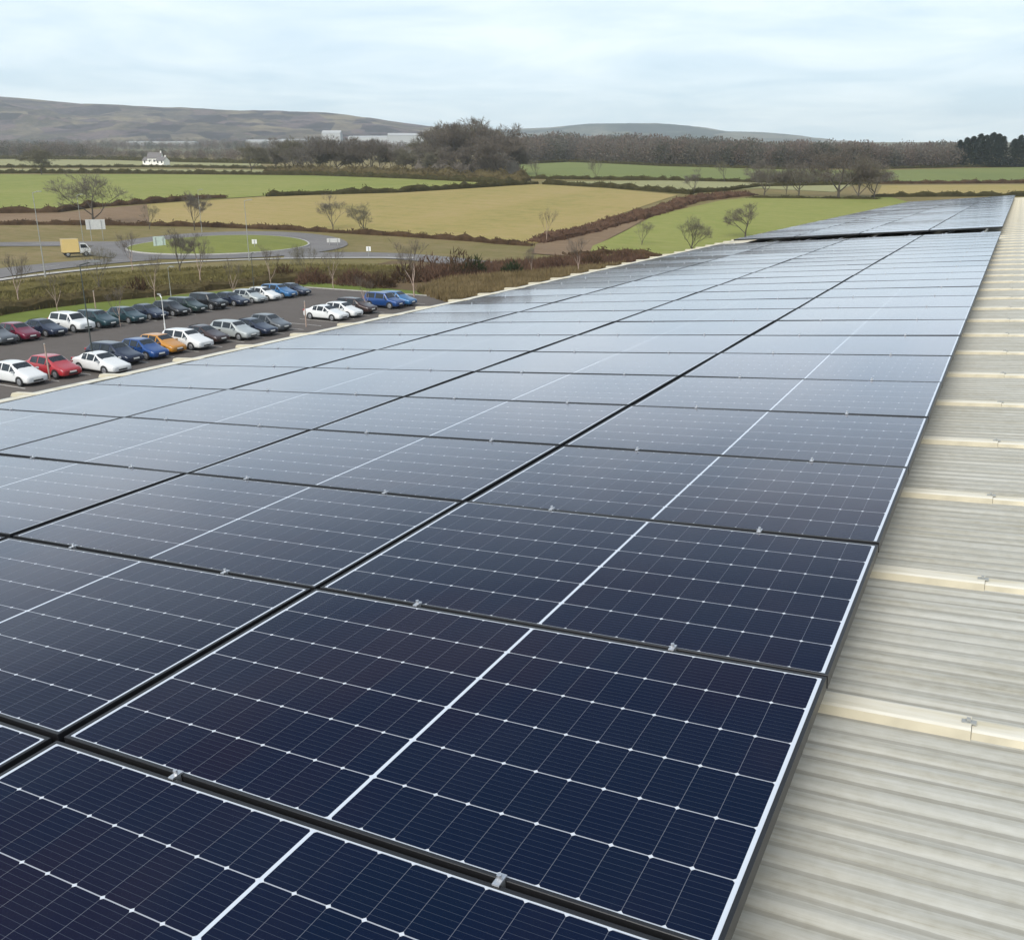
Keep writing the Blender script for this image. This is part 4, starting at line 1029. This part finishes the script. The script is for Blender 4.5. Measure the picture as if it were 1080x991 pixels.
wood(-300, 480, [(-300, 157), (150, 158), (300, 160), (480, 165)], [(-60, 9), (150, 8), (480, 14)], T3, 'distant woodland at the foot of the hill', 2, 3, 4.0)
wood(800, 940, [(800, 194), (940, 194)], 13, [M['twig'], M['twig_green']], 'scrubby trees behind the roof tree group', 2, 5, 4.5)
wood(-300, 560, [(-300, 152.5), (250, 153), (560, 156)], [(-60, 6), (560, 8)], T3, 'farthest woodland along the hill foot', 1, 7, 3.5)

# ------------------------------------------------------------------ far buildings
def house(u, v, L_, W_, hw, hr, rz, label, wall=M['housewall'], roof=M['slate'], name='house', cat='house', chim=True, wins=3):
    x, y = at(u, v); r = empty(name, (x, y, ground_z(x, y)), rz, label, cat)
    a, b = L_ / 2, W_ / 2
    MB().add([(-a, -b, -1), (a, -b, -1), (a, b, -1), (-a, b, -1), (-a, -b, hw), (a, -b, hw), (a, b, hw), (-a, b, hw), (-a, 0, hw + hr), (a, 0, hw + hr)],
             [(0, 1, 5, 4), (2, 3, 7, 6), (1, 2, 6, 9, 5), (3, 0, 4, 8, 7)]).build('wall', wall, r)
    o_, th = .35, .14; sl = hr / b; e = b + o_
    rm = MB()
    for s_ in (-1, 1):
        z0 = hw - o_ * sl + .02; z1 = hw + hr + .02
        vv = [(-a - .25, s_ * e, z0), (a + .25, s_ * e, z0), (a + .25, 0, z1), (-a - .25, 0, z1)]; vv += [(p, q, z + th) for p, q, z in vv]
        rm.add(vv, [(0, 1, 5, 4), (4, 5, 6, 7), (1, 2, 6, 5), (3, 0, 4, 7), (0, 3, 2, 1)])
    ro = rm.build('roof', roof, r)
    if chim: MB().box(a - .9, a - .3, -.35, .35, hw + hr * .6, hw + hr + 1.0).build('chimney', wall, ro)
    for s_ in (-1, 1):
        for k in range(wins):
            xx = -a + L_ * (k + .5) / wins
            MB().box(xx - .5, xx + .5, s_ * b - .03, s_ * b + .03, hw * .42, hw * .42 + 1.2).build('window', M['window'], r)
house(165, 174, 8, 6, 4.0, 3.0, .5, 'white farmhouse among far hedges, the tallest white gable')
house(158, 174, 6, 5, 2.6, 1.8, .2, 'low white outbuilding left of the white farmhouse', chim=False, wins=2)
house(172, 174.3, 6, 5, 2.6, 2.0, .1, 'white cottage right of the farmhouse', wins=2)
def shed(u, v, L_, W_, h, rz, label, roofm=M['whiteroof'], wallm=M['farwall']):
    house(u, v, L_, W_, h, h * .22, rz, label, wallm, roofm, 'far_warehouse', 'warehouse', False, 4)
R0 = -YAW
shed(172, 153.5, 130, 30, 6, R0, 'long pale roofed shed at the foot of the hill, far left')
shed(281, 156, 60, 30, 10, R0 + .1, 'white warehouse left of the tree line in the distance')
shed(351, 154, 34, 24, 22, R0, 'tall white block above the tree line')
shed(398, 153, 110, 40, 14, R0 - .06, 'large white warehouse behind the tree line')
shed(428, 155, 60, 36, 18, R0 + .2, 'white warehouse nearest the tall clump')
shed(310, 153, 50, 22, 9, R0, 'low pale shed between the two white warehouses')
house(1061, 176, 5, 4.5, 2.6, 1.8, .3, 'small white house in the gap between the conifers', wins=2)

# ------------------------------------------------------------------ air
hm = bpy.data.materials.new('haze'); hm.use_nodes = True; ht = hm.node_tree; ht.nodes.clear()
ho = ht.nodes.new('ShaderNodeOutputMaterial'); hv = ht.nodes.new('ShaderNodeVolumePrincipled')
hv.inputs['Color'].default_value = (.80, .87, .95, 1); hv.inputs['Density'].default_value = 0.00014; hv.inputs['Anisotropy'].default_value = 0.2
ht.links.new(hv.outputs[0], ho.inputs['Volume'])
hz = MB().box(-7600, 7600, -7600, 7600, -25, 420).build('haze', hm); tag(hz, kind='stuff')
